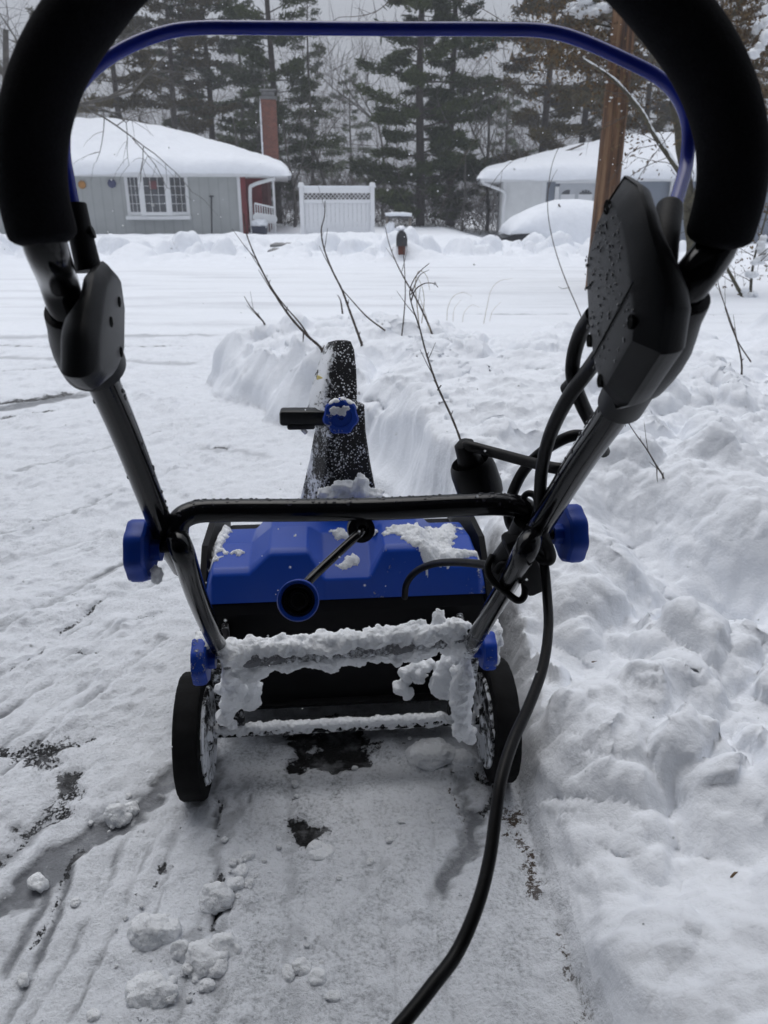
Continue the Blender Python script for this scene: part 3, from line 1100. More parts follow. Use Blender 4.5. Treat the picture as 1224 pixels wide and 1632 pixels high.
mb = MB().tube(smooth_path(rb, 60), .0185, 56, fn=crust_r(.42, 40, .80, .0078, 1))
for k in range(120):
    p = rng.choice(rbp)
    q = rng.uniform(.0025, .009)
    mb.blob(p + Vector((0, rng.uniform(-.014, .012), rng.choice((.024, .022, .020, -.023)))), (q * 1.2, q, q), 2, .5, 2.4, k)
mb.blob(rbp[8] + Vector((.012, -.005, -.022)), (.026, .012, .016), 3, .4, 2, 4)
mb.blob(rbp[-8] + Vector((-.002, -.002, .012)), (.016, .015, .022), 3, .4, 2, 8)
mb.blob(rbp[-16] + Vector((-.002, .012, .028)), (.010, .010, .014), 3, .4, 2, 9)
mb.blob(rbp[4] + Vector((.002, -.002, .004)), (.018, .018, .022), 3, .4, 2, 10)
crumbly(part(mb, 'snow_crust', M['clump'], sharp=180))
# snow on the axle
ax = [Vector((x, .012, WR + .006)) for x in np.linspace(-.222, .222, 140)]
mb = MB().tube(ax, .0095, 22, fn=crust_r(.42, 90, .5, .004, 5))
for k in range(30):
    p = rng.choice(ax)
    mb.blob(p + Vector((0, -.004, .007)), (.007, .006, .006), 2, .5, 2, k)
crumbly(part(mb, 'axle_snow', M['clump'], sharp=180))


def caked(pts, r0, name, n=20, seed=0, amp=.4):
    """snow packed round a bracket"""
    mb = MB()
    p = smooth_path(pts, 10)
    rs = []
    for i in range(len(p)):
        t = i / (len(p) - 1)
        rs.append(r0 * (math.sin(math.pi * min(max(t, .06), .94)) ** .45))
    mb.tube(p, rs, n, fn=crust_r(amp, 45, .15, 0, seed))
    rg = random.Random(seed)
    for k in range(12):
        q = rg.choice(p)
        mb.blob(q + Vector((rg.uniform(-.014, .014), -.004 + rg.uniform(-.010, .010), rg.uniform(-.012, .012))), (rg.uniform(.006, .014),) * 3, 2, .5, 2, k + seed)
    crumbly(part(mb, name, M['clump'], sharp=180))


caked([ml(368, 1040, 1.12), ml(372, 1070, 1.15), ml(370, 1110, 1.19), ml(358, 1150, 1.22)], .018, 'caked_snow', seed=2)
caked([ml(372, 1058, 1.19), ml(392, 1090, 1.23), ml(398, 1125, 1.26)], .022, 'caked_snow', seed=3)
caked([ml(742, 1046, 1.20), ml(737, 1090, 1.21), ml(736, 1130, 1.22), ml(740, 1170, 1.24)], .019, 'caked_snow', seed=4)
caked([ml(728, 1040, 1.22), ml(708, 1075, 1.26), ml(702, 1108, 1.29)], .022, 'caked_snow', seed=6)
caked([ml(690, 1055, 1.27), ml(655, 1068, 1.29), ml(645, 1100, 1.31)], .010, 'caked_snow', seed=7, amp=.8)
# snow capping the low knobs
crumbly(part(MB().blob(ml(780, 1010, 1.19), (.020, .028, .020), 3, .4, 2, 3).blob(ml(785, 1040, 1.19), (.010, .020, .022), 3, .5, 2, 5), 'snow_cap', M['clump'], sharp=180))
crumbly(part(MB().blob(ml(326, 1020, 1.12), (.016, .022, .009), 3, .4, 2, 6), 'snow_cap', M['clump'], sharp=180))
crumbly(part(MB().blob(ml(249, 915, .80), (.006, .010, .010), 3, .4, 2, 7), 'snow_cap', M['clump'], sharp=180))


# snow lying on the hood
def hood_z(x, y):
    x -= XC
    P = None
    for (xa, ka), (xb, kb) in zip(stations[:-1], stations[1:]):
        if xa <= x <= xb:
            t = (x - xa) / (xb - xa)
            A, B = hood_prof(ka), hood_prof(kb)
            P = [(a[0] * (1 - t) + b[0] * t, a[1] * (1 - t) + b[1] * t) for a, b in zip(A, B)]
    if not P:
        return .34
    for (ya, za), (yb, zb) in zip(P[:-1], P[1:]):
        if ya <= y <= yb:
            return za + (zb - za) * (y - ya) / (yb - ya)
    return P[0][1]


def on_hood(u, v):
    C = Vector((0, 0, CAMH))
    r = at(u, v, 1) - C
    t = 1.1
    for _ in range(400):
        p = toloc(C + r * t)
        if p.z <= hood_z(p.x, p.y) and p.y > .11:
            return p
        t += .0015
    return p


PATCH = [(352, 856, 14, 8, .008), (380, 882, 16, 5, .004), (470, 856, 16, 3.5, .0035), (540, 850, 18, 7, .006), (560, 893, 16, 9, .006), (635, 846, 34, 7, .006),
         (700, 858, 20, 12, .013), (694, 884, 26, 7, .010), (668, 850, 16, 8, .006), (738, 884, 22, 6, .008), (715, 845, 12, 7, .009), (655, 860, 14, 8, .005), (590, 852, 10, 6, .004), (545, 905, 20, 8, .003)]
hx = np.arange(-.245, .262, .0013)
hy = np.arange(.112, .40, .0013)
HX, HY = np.meshgrid(hx, hy)
TH = np.full(HX.shape, -.0045)
for (u, v, su, sv, hgt) in PATCH:
    c = on_hood(u, v)
    ax_ = on_hood(u + su, v) - c
    ay_ = on_hood(u, v - sv) - c
    lx, ly = max(abs(ax_.x), .006), max(abs(ay_.y), .008)
    TH = TH + (hgt + .003) * np.exp(-(((HX - c.x) / lx) ** 2 + ((HY - c.y) / ly) ** 2))
TH = TH + .0030 * fbm(HX, HY, .022, 5, 301, .65) + .0012 * fbm(HX, HY, .006, 2, 305)
TH = np.where(TH > 0, .0012 + TH * 1.1 + .5 * domes(HX, HY, .009, 307, .1, .7, .7) * np.clip(TH / .003, 0, 1), TH)
keep = TH > 0
vs, fs, ids = [], [], {}
kk = keep[:-1, :-1] & keep[1:, :-1] & keep[:-1, 1:] & keep[1:, 1:]


def hv(j, i):
    if (j, i) not in ids:
        ids[(j, i)] = len(vs)
        inner = 0 < j < keep.shape[0] - 1 and 0 < i < keep.shape[1] - 1 and keep[j - 1:j + 2, i - 1:i + 2].all()
        vs.append((HX[j, i], HY[j, i], hood_z(HX[j, i], HY[j, i]) + (TH[j, i] if inner else -.0006)))
    return ids[(j, i)]


for j, i in zip(*np.nonzero(kk)):
    fs.append((hv(j, i), hv(j, i + 1), hv(j + 1, i + 1), hv(j + 1, i)))
part(MB().add(vs, fs), 'hood_snow', M['clump'], sharp=180)['kind'] = 'stuff'

# discharge chute (a square channel turned towards the bank)
CB = toloc(Vector((-.092, 1.475, .36)))
CT = toloc(Vector((-.083, 1.455, .575)))
ca = R(24)


def sq_ring(c, hw, hd, rot, z=None, tilt=Vector((0, 0, 0)), n=6):
    pts = []
    rad = min(hw, hd) * .28
    for (sx, sy, a0) in ((1, 1, 0), (-1, 1, 90), (-1, -1, 180), (1, -1, 270)):
        for k in range(n):
            a = R(a0 + 90 * k / (n - 1))
            x = sx * (hw - rad) + rad * math.cos(a)
            y = sy * (hd - rad) + rad * math.sin(a)
            X_ = x * math.cos(rot) - y * math.sin(rot)
            Y_ = x * math.sin(rot) + y * math.cos(rot)
            pts.append(c + Vector((X_, Y_, 0)) + tilt * (Y_))
    return pts


def lerp(a, b, t):
    return a + (b - a) * t


rings = []
for t, hw, hd in ((-.25, .074, .066), (0, .070, .062), (.22, .060, .055), (.5, .049, .046), (.8, .040, .038), (1.05, .036, .036)):
    rings.append(sq_ring(lerp(CB, CT, t), hw, hd, ca))
chute = part(MB().loft(rings), 'chute', M['chute'], sharp=35)
# base collar
MB().lathe([(.088, -.06), (.088, -.01), (.083, 0), (.07, 0)], CB + Vector((0, 0, -.015)), (0, 0, 1), 40).build('collar', M['frost_black'], chute)
# deflector: leans away at the top
D0 = ml(528, 655, 1.43)
D1 = ml(541, 545, 1.455)
rings = []
for t, hw, hd in ((0, .038, .034), (.25, .037, .031), (.6, .031, .027), (.88, .024, .022), (1.0, .017, .017), (1.02, .010, .012)):
    rings.append(sq_ring(lerp(D0, D1, t), hw, hd, ca, tilt=Vector((0, 0, -.25))))
MB().loft(rings).build('deflector', M['deflector'], chute, sharp=35)
hp = ml(520, 664, 1.40)
hq = ml(446, 664, 1.395)
MB().bar(hp, hq, .034, .028, Vector((0, 0, 1)), .006).box(ml(480, 677, 1.40), (.05, .03, .012), None, .004).build('lever', M['plastic'], chute)
MB().tube([ml(482, 684, 1.395), ml(488, 690, 1.40)], .004, 10).build('pin', M['steel'], chute)
kc = ml(543, 663, 1.375)
kax = (toloc(Vector((0, 0, CAMH))) - kc).normalized()
kax = Vector((kax.x, kax.y, kax.z * .45)).normalized()
MB().lathe([(.012, -.03), (.012, -.008), (.027, -.007), (.0305, -.003), (.0310, .008), (.028, .012), (.020, .0125), (.018, .009), (.006, .009), (.005, .006)], kc, kax, 56,
           lambda r, a, i: r * (1 + .055 * math.cos(a * 7)) if i in (2, 3, 4, 5) else r).build('lobe_knob', M['frost_knob2'], chute, sharp=32)
mb = MB()
for k in range(22):
    a = rng.gauss(0, .75)
    mb.blob(kc + Vector((math.sin(a) * .030, -.002 + rng.uniform(-.006, .006), math.cos(a) * .030)), (.0045, .006, .0035), 2, .5, 2, k)
for k in range(16):
    mb.blob(kc + kax * .012 + Vector((rng.uniform(-.016, .016), 0, rng.uniform(.004, .018))), (.005, .002, .004), 2, .5, 2, k)
crumbly(mb.build('knob_snow', M['clump'], chute, sharp=180), .0016, .003)
# snow caught round the chute
mb = MB()
mb.blob(ml(555, 783, 1.47), (.034, .025, .020), 3, .5, 2, 1).blob(ml(575, 775, 1.45), (.014, .018, .024), 3, .5, 2.4, 2).blob(ml(525, 787, 1.46), (.026, .02, .014), 3, .5, 2, 3)
mb.blob(ml(598, 790, 1.46), (.016, .016, .012), 3, .5, 2, 13)
for k in range(150):
    t = rng.random()
    u, v = lerp(503, 528, t) + rng.gauss(0, 9), lerp(772, 545, t)
    q = ml(u, v, 1.40)
    # settle on the chute's rear left face
    mb_r = rng.uniform(.003, .008)
    w = lerp(.055, .020, t)
    cc = lerp(CB + Vector((0, 0, .01)), D1, t)
    face = Vector((-math.cos(ca), -math.sin(ca), 0))
    along = Vector((math.sin(ca), -math.cos(ca), 0))
    mb.blob(cc + face * w * 1.0 + along * rng.uniform(-.6, .8) * w, (mb_r * .6, mb_r, mb_r), 2, .5, 2, k)
crumbly(mb.build('chute_snow', M['clump'], chute, sharp=180), .0022, .004)
MB().box(lerp(D0, D1, .38) + Vector((-math.cos(ca), -math.sin(ca), 0)) * .0300, (.003, .026, .036), Matrix.Rotation(ca, 3, 'Z') @ Matrix.Rotation(R(7), 3, 'Y'), .001).build('sticker', M['yellow'], chute)

# crank
ring_c = ml(575, 843, .835)
part(MB().lathe([(.0145, -.006), (.0145, .006), (.0090, .007), (.0085, .002)], ring_c, (.1, -1, .3), 28).box(ml(575, 828, .835), (.016, .014, .02), None, .003), 'crank_bracket', M['dark_plastic'])
cr = [ml(577, 838, 1.25), ml(577, 842, .86), ml(577, 845, .83), ml(570, 852, .815), ml(540, 880, .80), ml(510, 908, .785), ml(493, 925, .775), ml(482, 940, .768), ml(477, 953, .75)]
part(MB().tube(smooth_path(cr, 6), .0047, 12), 'crank_rod', M['tube'], sharp=60)
k0, k1 = ml(478, 950, .755), ml(475, 957, .685)
dirk = (k1 - k0)
lk = dirk.length
crank = part(MB().lathe([(.008, 0), (.0165, .004), (.0178, lk * .5), (.0186, lk), (.0178, lk + .0012), (.0150, lk + .0008), (.0146, lk - .012), (.003, lk - .013)], k0, dirk, 44), 'crank_knob', M['blue'], sharp=35)
MB().lathe([(.0146, lk - .0115), (.0146, lk - .003), (.0120, lk - .0025), (.0112, lk - .006), (.0092, lk - .006), (.0086, lk - .0025), (.0070, lk - .002), (.0060, lk - .005), (.001, lk - .005)], k0, dirk, 36).build('hub', M['plastic'], crank, sharp=35)

# machine wiring
CR = .0049
part(MB().tube(smooth_path([ml(960, 560, .56), ml(938, 590, .60), ml(905, 635, .64), ml(878, 690, .69), ml(864, 745, .73), ml(861, 800, .77), ml(866, 850, .80), ml(877, 884, .81), ml(872, 893, .815), ml(858, 884, .825), ml(850, 860, .84)], 8), .0062, 12), 'power_cable', M['cord'], sharp=70)
part(MB().tube(smooth_path([ml(945, 500, .57), ml(926, 530, .60), ml(914, 570, .62), ml(914, 605, .63), ml(928, 645, .65), ml(948, 685, .68), ml(962, 720, .72)], 8), .0060, 12), 'power_cable', M['cord'], sharp=70)
part(MB().tube([ml(905, 622, .655), ml(917, 610, .645)], .0074, 12), 'cable_band', M['cord'])
# cord keeper on the lower handle
kp = [ml(835, 870, .85), ml(815, 900, .87), ml(800, 925, .90)]
mb = MB().tube(smooth_path([ml(840, 835, .835), ml(825, 865, .85), ml(800, 900, .88), ml(792, 918, .90)], 6), .0155, 14)
mb.tube([ml(842, 920, .87), ml(838, 860, .835)], .012, 12)
mb.box(ml(836, 895, .85), (.026, .03, .075), Matrix.Rotation(R(-25), 3, 'Y'), .006)
part(mb, 'cord_keeper', M['dark_plastic'])
part(MB().tube(smooth_path([ml(785, 885, .87), ml(777, 905, .865), ml(785, 925, .86), ml(808, 945, .855), ml(826, 957, .85), ml(836, 948, .85), ml(834, 925, .85), ml(820, 905, .85), ml(800, 900, .855), ml(790, 912, .86)], 8), .0040, 10), 'keeper_loop', M['cord'], sharp=70)
for pts, r_t in (([ml(830, 800, .835), ml(840, 787, .83), ml(852, 790, .825), ml(856, 805, .82), ml(850, 830, .825)], .0036), ([ml(852, 870, .835), ml(862, 885, .83), ml(868, 900, .83), ml(860, 880, .83)], .003)):
    part(MB().tube(smooth_path(pts, 8), r_t, 10), 'wire_tie', M['cord'], sharp=70)
part(MB().tube(smooth_path([ml(645, 952, 1.235), ml(648, 930, 1.20), ml(663, 911, 1.15), ml(690, 899, 1.08), ml(725, 896, 1.0), ml(765, 899, .93), ml(790, 905, .89)], 8), .0052, 12), 'motor_cable', M['cord'], sharp=70)

# the snow caught by the right wheel and rear frame edge
# ------------------------------------------------------------------ extension cord and its plug (hangs from the keeper)
EC = thing('extension_cord', 'long black extension cord with fat plug looped over the right handle tube and trailing down', 'cord', at(865, 880, .82))
ec_inv = EC.location.copy()


def wpart(mb, name, mat, root, sharp=60, label=None):
    """a part whose shape was measured in the world, put under its thing"""
    rz = root.rotation_euler.z
    Mi = (Matrix.Translation(root.location) @ Matrix.Rotation(rz, 4, 'Z')).inverted()
    mb.v = [tuple(Mi @ Vector(p)) for p in mb.v]
    return mb.build(name, mat, root, sharp=sharp)


cordp = [at(850, 868, .835), at(862, 880, .828), at(868, 905, .82), at(872, 950, .80), at(874, 1000, .77), at(866, 1060, .73), at(845, 1120, .69), at(818, 1180, .65), at(799, 1240, .62),
         at(790, 1300, .60), at(780, 1370, .58), at(762, 1440, .56), at(730, 1515, .54), at(690, 1570, .52), at(640, 1632, .50), at(560, 1720, .48), at(430, 1850, .46)]
wpart(MB().tube(smooth_path(cordp, 8), .0050, 14), 'cord', M['cord'], EC)
wpart(MB().tube(smooth_path([at(741, 712, .90), at(748, 711, .89), at(790, 722, .87), at(850, 738, .83), at(895, 747, .80), at(930, 740, .82), at(940, 705, .83), at(915, 694, .81), at(870, 716, .83), at(835, 750, .86),
                             at(814, 795, .88), at(812, 830, .90), at(830, 860, .88)], 8), .0062, 14), 'plug_cord', M['cord'], EC)
p0, p1 = at(741, 712, .90), at(768, 788, .93)
dp = (p1 - p0)
ln = dp.length
wpart(MB().lathe([(.006, -.008), (.0115, -.004), (.0125, .004), (.0135, .012), (.0185, ln * .62), (.020, ln * .8), (.014, ln * .85)], p0, dp, 28), 'plug', M['cord'], EC, 40)
wpart(MB().lathe([(.012, ln * .80), (.0225, ln * .35 - .004), (.0255, ln * .36), (.0272, ln * .5), (.0275, ln * .85), (.0262, ln * 1.0), (.02, ln * 1.06)], p0, dp, 32), 'socket', M['cord'], EC, 40)



def hit(u, v, t0=.8, t1=30):
    """where the sight line of a photo pixel meets the snow"""
    t = np.geomspace(t0, t1, 900)
    r = at(u, v, 1) - Vector((0, 0, CAMH))
    x, y, z = r.x * t, r.y * t, CAMH + r.z * t
    g, *_ = terrain(x[None, :], y[None, :])
    k = np.nonzero(z <= g[0])[0]
    i = int(k[0]) if len(k) else len(t) - 1
    return Vector((x[i], y[i], g[0][i])), float(t[i])


# ------------------------------------------------------------------ snow chunks on the drive
CH = [(340, 1418, 50, 40, 'round snow lump beside the fine wheel groove in the middle of the scraped driveway'),
      (246, 1468, 62, 52, 'craggy snow chunk on the scraped driveway, above the smooth oval one'),
      (240, 1568, 62, 38, 'smooth oval snow chunk lying lowest left on the scraped driveway'),
      (187, 1290, 36, 33, 'round snowball lying on the grey wheel track left of the left wheel'),
      (688, 1192, 72, 40, 'flat snow slab lying under the machine just inside the right wheel'),
      (733, 1202, 40, 22, 'small broken snow piece between the flat slab and the right wheel'),
      (322, 1516, 60, 34, 'crumbly low snow heap between the craggy chunk and the smooth oval one'),
      (290, 1508, 28, 32, 'narrow snow piece leaning on the left of the crumbly low heap'),
      (358, 1500, 42, 30, 'flat white snow piece on the right of the crumbly low heap'),
      (506, 1352, 42, 15, 'thin flat snow flake just below the bare black asphalt spot'),
      (482, 1537, 26, 20, 'yellowish snow pebble right of the crumbly heap low in the driveway'),
      (211, 1284, 20, 18, 'small snow pebble touching the right of the snowball on the wheel track')]
CS = [(396, 1366, 18), (385, 1391, 24), (376, 1411, 24), (371, 1376, 13), (383, 1374, 11), (262, 1498, 18), (271, 1592, 19), (346, 1545, 26), (331, 1572, 20), (459, 1553, 22), (37, 1563, 16),
      (300, 1545, 18), (398, 1410, 16), (445, 1350, 9), (352, 1538, 18), (205, 1270, 11), (365, 1440, 12), (380, 1430, 10), (60, 1410, 26), (120, 1440, 14), (565, 1225, 10), (470, 1250, 12), (473, 1270, 8),
      (505, 1560, 26), (530, 1590, 20), (150, 1620, 20), (640, 1310, 12), (620, 1340, 10), (700, 1290, 12), (690, 1310, 8), (590, 1375, 12), (540, 1400, 9), (770, 1215, 16), (665, 1215, 14)]
rg = random.Random(5)
for i, (u, v, wx, wy, lab) in enumerate(CH):
    p = onz(u, v + wy * .35, .012)
    d = (Vector((0, 0, CAMH)) - p).length
    s = d / F * .5
    mb = MB().rock((0, 0, 0), (wx * s * 1.08, wx * s * .85, wy * s * 1.05), i + 3)
    wx, wy = wx * .82, wy * .88
    for k in range(9):
        a = rg.uniform(0, 6.28)
        q = rg.uniform(.10, .22)
        e_ = rg.uniform(.9, 1.25)
        mb.blob((math.cos(a) * wx * s * e_, math.sin(a) * wx * s * e_, -wy * s * .35), (wx * s * q, wx * s * q, wy * s * q), 2, .4, 2, k + i)
    for k in range(3):
        a = rg.uniform(0, 6.28)
        mb.rock((math.cos(a) * wx * s * .65, math.sin(a) * wx * s * .55, -wy * s * .2), (wx * s * .4, wx * s * .36, wy * s * .42), i * 7 + k, 5, 3)
    o = crumbly(mb.build('snow_chunk', M['clump'], sharp=180), .0016, .010, .009)
    o.location = (p.x, p.y, p.z + wy * s * .16)
    tag(o, lab, 'snow chunk', 'snow chunks on the driveway')
for k in range(46):
    a = rg.choice(((245, 1480), (325, 1520), (240, 1570), (340, 1420), (385, 1390), (690, 1215), (190, 1300), (480, 1520)))
    CS.append((a[0] + rg.gauss(0, 34), a[1] + rg.gauss(0, 26), rg.uniform(4, 10)))
pro = []
for k in range(4):
    mb = MB().rock((0, 0, 0), (.0108, .009, .0078), k + 20, 6, 3)
    mb.rock((.006, .004, -.002), (.005, .0045, .0045), k + 30, 5, 3)
    pro.append(crumbly(mb.build('snow_crumb', M['clump'], sharp=180), .0011, .0055, .005))
for i, (u, v, w) in enumerate(CS):
    o = pro[i] if i < 4 else pro[i % 4].copy()
    if i >= 4:
        COL.objects.link(o)
    p = onz(u, v, .012)
    s = (Vector((0, 0, CAMH)) - p).length / F * .5 * w
    o.location = (p.x, p.y, p.z + s * .22)
    o.scale = (s / .01,) * 3
    o.rotation_euler = (0, 0, rg.uniform(0, 6.28))
    tag(o, 'small loose snow crumb lying on the scraped driveway', 'snow crumb', 'loose snow crumbs')

# ------------------------------------------------------------------ twigs in the bank
M['twig'] = plain('twig_bark', (.075, .058, .048), .8, .35, 60)
M['straw'] = plain('dry_grass', (.30, .24, .15), .8, .3, 60)


def stem(name, lab, cat, base, pts, r0, forks=(), group='bare twigs sticking out of the snow', lean=0.0, mat='twig', nubs=True):
    b, d = hit(*base)
    d -= .04
    P = [b - Vector((0, 0, .05)), b]
    for i, (u, v) in enumerate(pts):
        P.append(at(u, v, d + lean * (i + 1)))
    sp = smooth_path(P, 6)
    n = len(sp)
    r0 *= .62
    mb = MB()
    rs = [r0 * (1 - .72 * i / (n - 1)) * (1 + .12 * math.sin(i * 2.3)) for i in range(n)]
    mb.tube(sp, rs, 7)
    rr = random.Random(int(base[0]))
    if nubs:
        for k in range(max(2, n // 8)):
            i = rr.randrange(4, n - 1)
            t = (sp[i] - sp[i - 1]).normalized()
            q = Vector((rr.uniform(-1, 1), rr.uniform(-1, 1), .4)).normalized() + t * .8
            q.normalize()
            mb.tube([sp[i], sp[i] + q * r0 * rr.uniform(2, 5)], [rs[i] * .7, rs[i] * .3], 5)
    if nubs:
        for k in range(3):
            i = rr.randrange(n // 3, n - 2)
            t = (sp[i] - sp[i - 1]).normalized()
            q = (Vector((rr.uniform(-1, 1), rr.uniform(-.6, .6), rr.uniform(.1, .8))) + t * 1.2).normalized()
            L_ = r0 * rr.uniform(12, 30)
            mb.tube([sp[i], sp[i] + q * L_ * .5 + Vector((0, 0, -L_ * .03)), sp[i] + q * L_], [rs[i] * .55, rs[i] * .42, rs[i] * .25], 5)
    for fk in forks:
        Q = [at(u, v, d + lean * .5) for u, v in fk]
        q = smooth_path(Q, 5)
        mb.tube(q, [r0 * .62 * (1 - .6 * i / (len(q) - 1)) for i in range(len(q))], 6)
    o = mb.build(name, M[mat], loc=b)
    return tag(o, lab, cat, group)


stem('dry_twig', 'thin forked twig leaning left out of the bank behind the chute top', 'twig', (512, 558), [(490, 535), (465, 508), (440, 472), (418, 432), (403, 400), (393, 372), (388, 340)], .011, [[(496, 542), (478, 515), (456, 490), (438, 466), (420, 436)], [(484, 528), (483, 545)]])
stem('dry_twig', 'twig in front of the white vinyl fence, with a side shoot to the right', 'twig', (577, 552), [(568, 525), (556, 492), (545, 462), (530, 432), (517, 398), (512, 368), (517, 345), (518, 320)], .011, [[(614, 527), (585, 505), (560, 478), (541, 456)], [(546, 500), (543, 480), (538, 470)]])
stem('dry_twig', 'twig crossing in front of the red mailbox post and leaning left', 'twig', (688, 531), [(675, 500), (662, 474), (645, 445), (630, 415), (620, 388), (614, 362)], .009, [[(640, 537), (644, 500), (646, 460), (643, 400), (642, 385)], [(655, 470), (668, 440), (684, 430)]])
stem('dry_twig', 'long slender twig rising from behind the hanging plug', 'twig', (736, 712), [(722, 670), (700, 622), (688, 590), (677, 555), (668, 520), (657, 488), (653, 465), (660, 445), (672, 430), (684, 420)], .0055, [[(697, 622), (703, 614), (701, 618)], [(655, 480), (662, 462), (676, 452), (692, 452), (698, 458)]], lean=.0)
stem('dry_twig', 'short lone twig left of the forked one at the far end of the bank', 'twig', (422, 519), [(412, 503), (400, 490), (389, 472)], .010)
stem('dry_twig', 'tall arching twig beside the switch box, curving right at its top', 'twig', (930, 516), [(918, 485), (905, 455), (890, 415), (879, 375), (873, 335), (874, 300), (880, 262), (893, 232), (915, 214), (950, 202), (985, 190), (1000, 184)], .0095, [[(908, 458), (896, 460), (890, 456)], [(874, 300), (880, 285), (888, 270)]])
stem('dry_twig', 'broken stick poking down from beside the right handle tube into the bank', 'twig', (1057, 764), [(1046, 742), (1030, 715), (1012, 690), (997, 667)], .0045, [[(1047, 746), (1047, 758), (1048, 768)], [(995, 668), (997, 680)]])
stem('dry_twig', 'pair of thin crossed stems rising at the far right beside the snowy tree', 'twig', (1182, 597), [(1181, 570), (1172, 535), (1160, 500), (1148, 465), (1141, 435)], .008, [[(1197, 577), (1178, 548), (1165, 520), (1155, 490)]])
stem('dry_grass', 'pale bent grass blades arching over behind the bank, centre', 'grass tuft', (712, 512), [(714, 490), (722, 473), (738, 466), (752, 472)], .005, [[(737, 515), (740, 498), (752, 486), (764, 490)], [(722, 512), (724, 492), (735, 478)]], 'dry grass tufts', mat='straw', nubs=False)
stem('dry_grass', 'pale bent grass blades arching to the right, next to the switch box side of the bank', 'grass tuft', (771, 516), [(776, 490), (783, 462), (796, 448), (816, 444)], .005, [[(780, 512), (786, 494), (800, 480)]], 'dry grass tufts', mat='straw', nubs=False)
stem('dry_grass', 'drooping pale seed stalks tangled round the twig by the mailbox', 'grass tuft', (668, 520), [(664, 480), (662, 450), (668, 432), (680, 440), (685, 462)], .005, [[(672, 515), (676, 480), (672, 455), (664, 440)], [(686, 528), (678, 500), (668, 470)]], 'dry grass tufts', mat='straw', nubs=False)

# leaf scraps lying on the near bank
M['leaf'] = plain('dead_leaf', (.13, .085, .05), .8, .3, 60)
for (u, v, lab) in ((944, 1060, 'dead leaf lying on the near bank beside the hanging cord'), (1168, 1398, 'dead leaf scrap half buried low in the near bank'), (1148, 1012, 'thin dead leaf stuck on edge in the hollow of the bank')):
    p, d = hit(u, v)
    mb = MB()
    for k in range(3):
        a = rg.uniform(0, 3)
        dr = Vector((math.cos(a), math.sin(a) * .6, rg.uniform(.05, .4)))
        mb.tube([p - dr * .006, p + Vector((0, 0, .001)), p + dr * .008], [.0006, .0018, .0004], 6)
    tag(mb.build('dead_leaf', M['leaf'], loc=p), lab, 'leaf', 'dead leaves on the bank')

# ------------------------------------------------------------------ far things: houses
M['grey_siding'] = plain('grey_siding', (.30, .315, .315), .7, .06, 2)
M['blue_siding'] = plain('blue_grey_siding', (.24, .27, .32), .7, .06, 2)
M['white_paint'] = plain('white_paint', (.74, .75, .76), .55, .05, 3)
M['white_wall'] = plain('white_wall', (.70, .71, .71), .6, .06, 3)
M['red_paint'] = plain('red_paint', (.17, .018, .022), .5, .2, 4)
M['dark_glass'] = plain('window_glass', (.09, .095, .105), .12, .5, 1.5, spec=.6)
M['brown_door'] = plain('porch_brick', (.10, .03, .03), .8, .3, 6)
M['shingle'] = plain('shingle', (.06, .06, .06), .9, .2, 8)
M['vinyl'] = plain('white_vinyl', (.76, .77, .79), .4, .03, 4)
M['dark_metal'] = plain('dark_metal', (.03, .03, .035), .5, .3, 10)
M['concrete'] = plain('wet_concrete', (.16, .16, .16), .7, .25, 6)


def siding(name, c, pitch=.2):
    m, nt, b = nodes_of(name)
    tc = nt.nodes.new('ShaderNodeTexCoord')
    w = nt.nodes.new('ShaderNodeTexWave')
    w.bands_direction = 'X'
    w.inputs['Scale'].default_value = 1 / pitch * .314
    w.inputs['Distortion'].default_value = 0
    nt.links.new(tc.outputs['Object'], w.inputs['Vector'])
    g = ramp(nt, w.outputs['Fac'], [(.02, (.87, .87, .87)), (.08, (1, 1, 1))])
    n = ramp(nt, noise_n(nt, 1.2, 6, .65), [(.3, tuple(x * .88 for x in c)), (.7, tuple(x * 1.08 for x in c))])
    mx = nt.nodes.new('ShaderNodeMix')
    mx.data_type = 'RGBA'
    mx.blend_type = 'MULTIPLY'
    mx.inputs[0].default_value = 1
    nt.links.new(n, mx.inputs[6])
    nt.links.new(g, mx.inputs[7])
    nt.links.new(mx.outputs[2], b.inputs['Base Color'])
    b.inputs['Roughness'].default_value = .75
    return m


M['board_siding'] = siding('grey_board_siding', (.42, .435, .43), .30)


def brick_mat():
    m, nt, b = nodes_of('chimney_brick')
    tc = nt.nodes.new('ShaderNodeTexCoord')
    mp = nt.nodes.new('ShaderNodeMapping')
    mp.inputs['Rotation'].default_value = (R(90), 0, 0)
    nt.links.new(tc.outputs['Object'], mp.inputs[0])
    br = nt.nodes.new('ShaderNodeTexBrick')
    br.inputs['Scale'].default_value = 4.5
    br.inputs['Color1'].default_value = (.21, .070, .045, 1)
    br.inputs['Color2'].default_value = (.14, .050, .034, 1)
    br.inputs['Mortar'].default_value = (.17, .12, .105, 1)
    br.inputs['Mortar Size'].default_value = .018
    nt.links.new(mp.outputs[0], br.inputs['Vector'])
    nt.links.new(br.outputs['Color'], b.inputs['Base Color'])
    b.inputs['Roughness'].default_value = .9
    return m


M['brick'] = brick_mat()


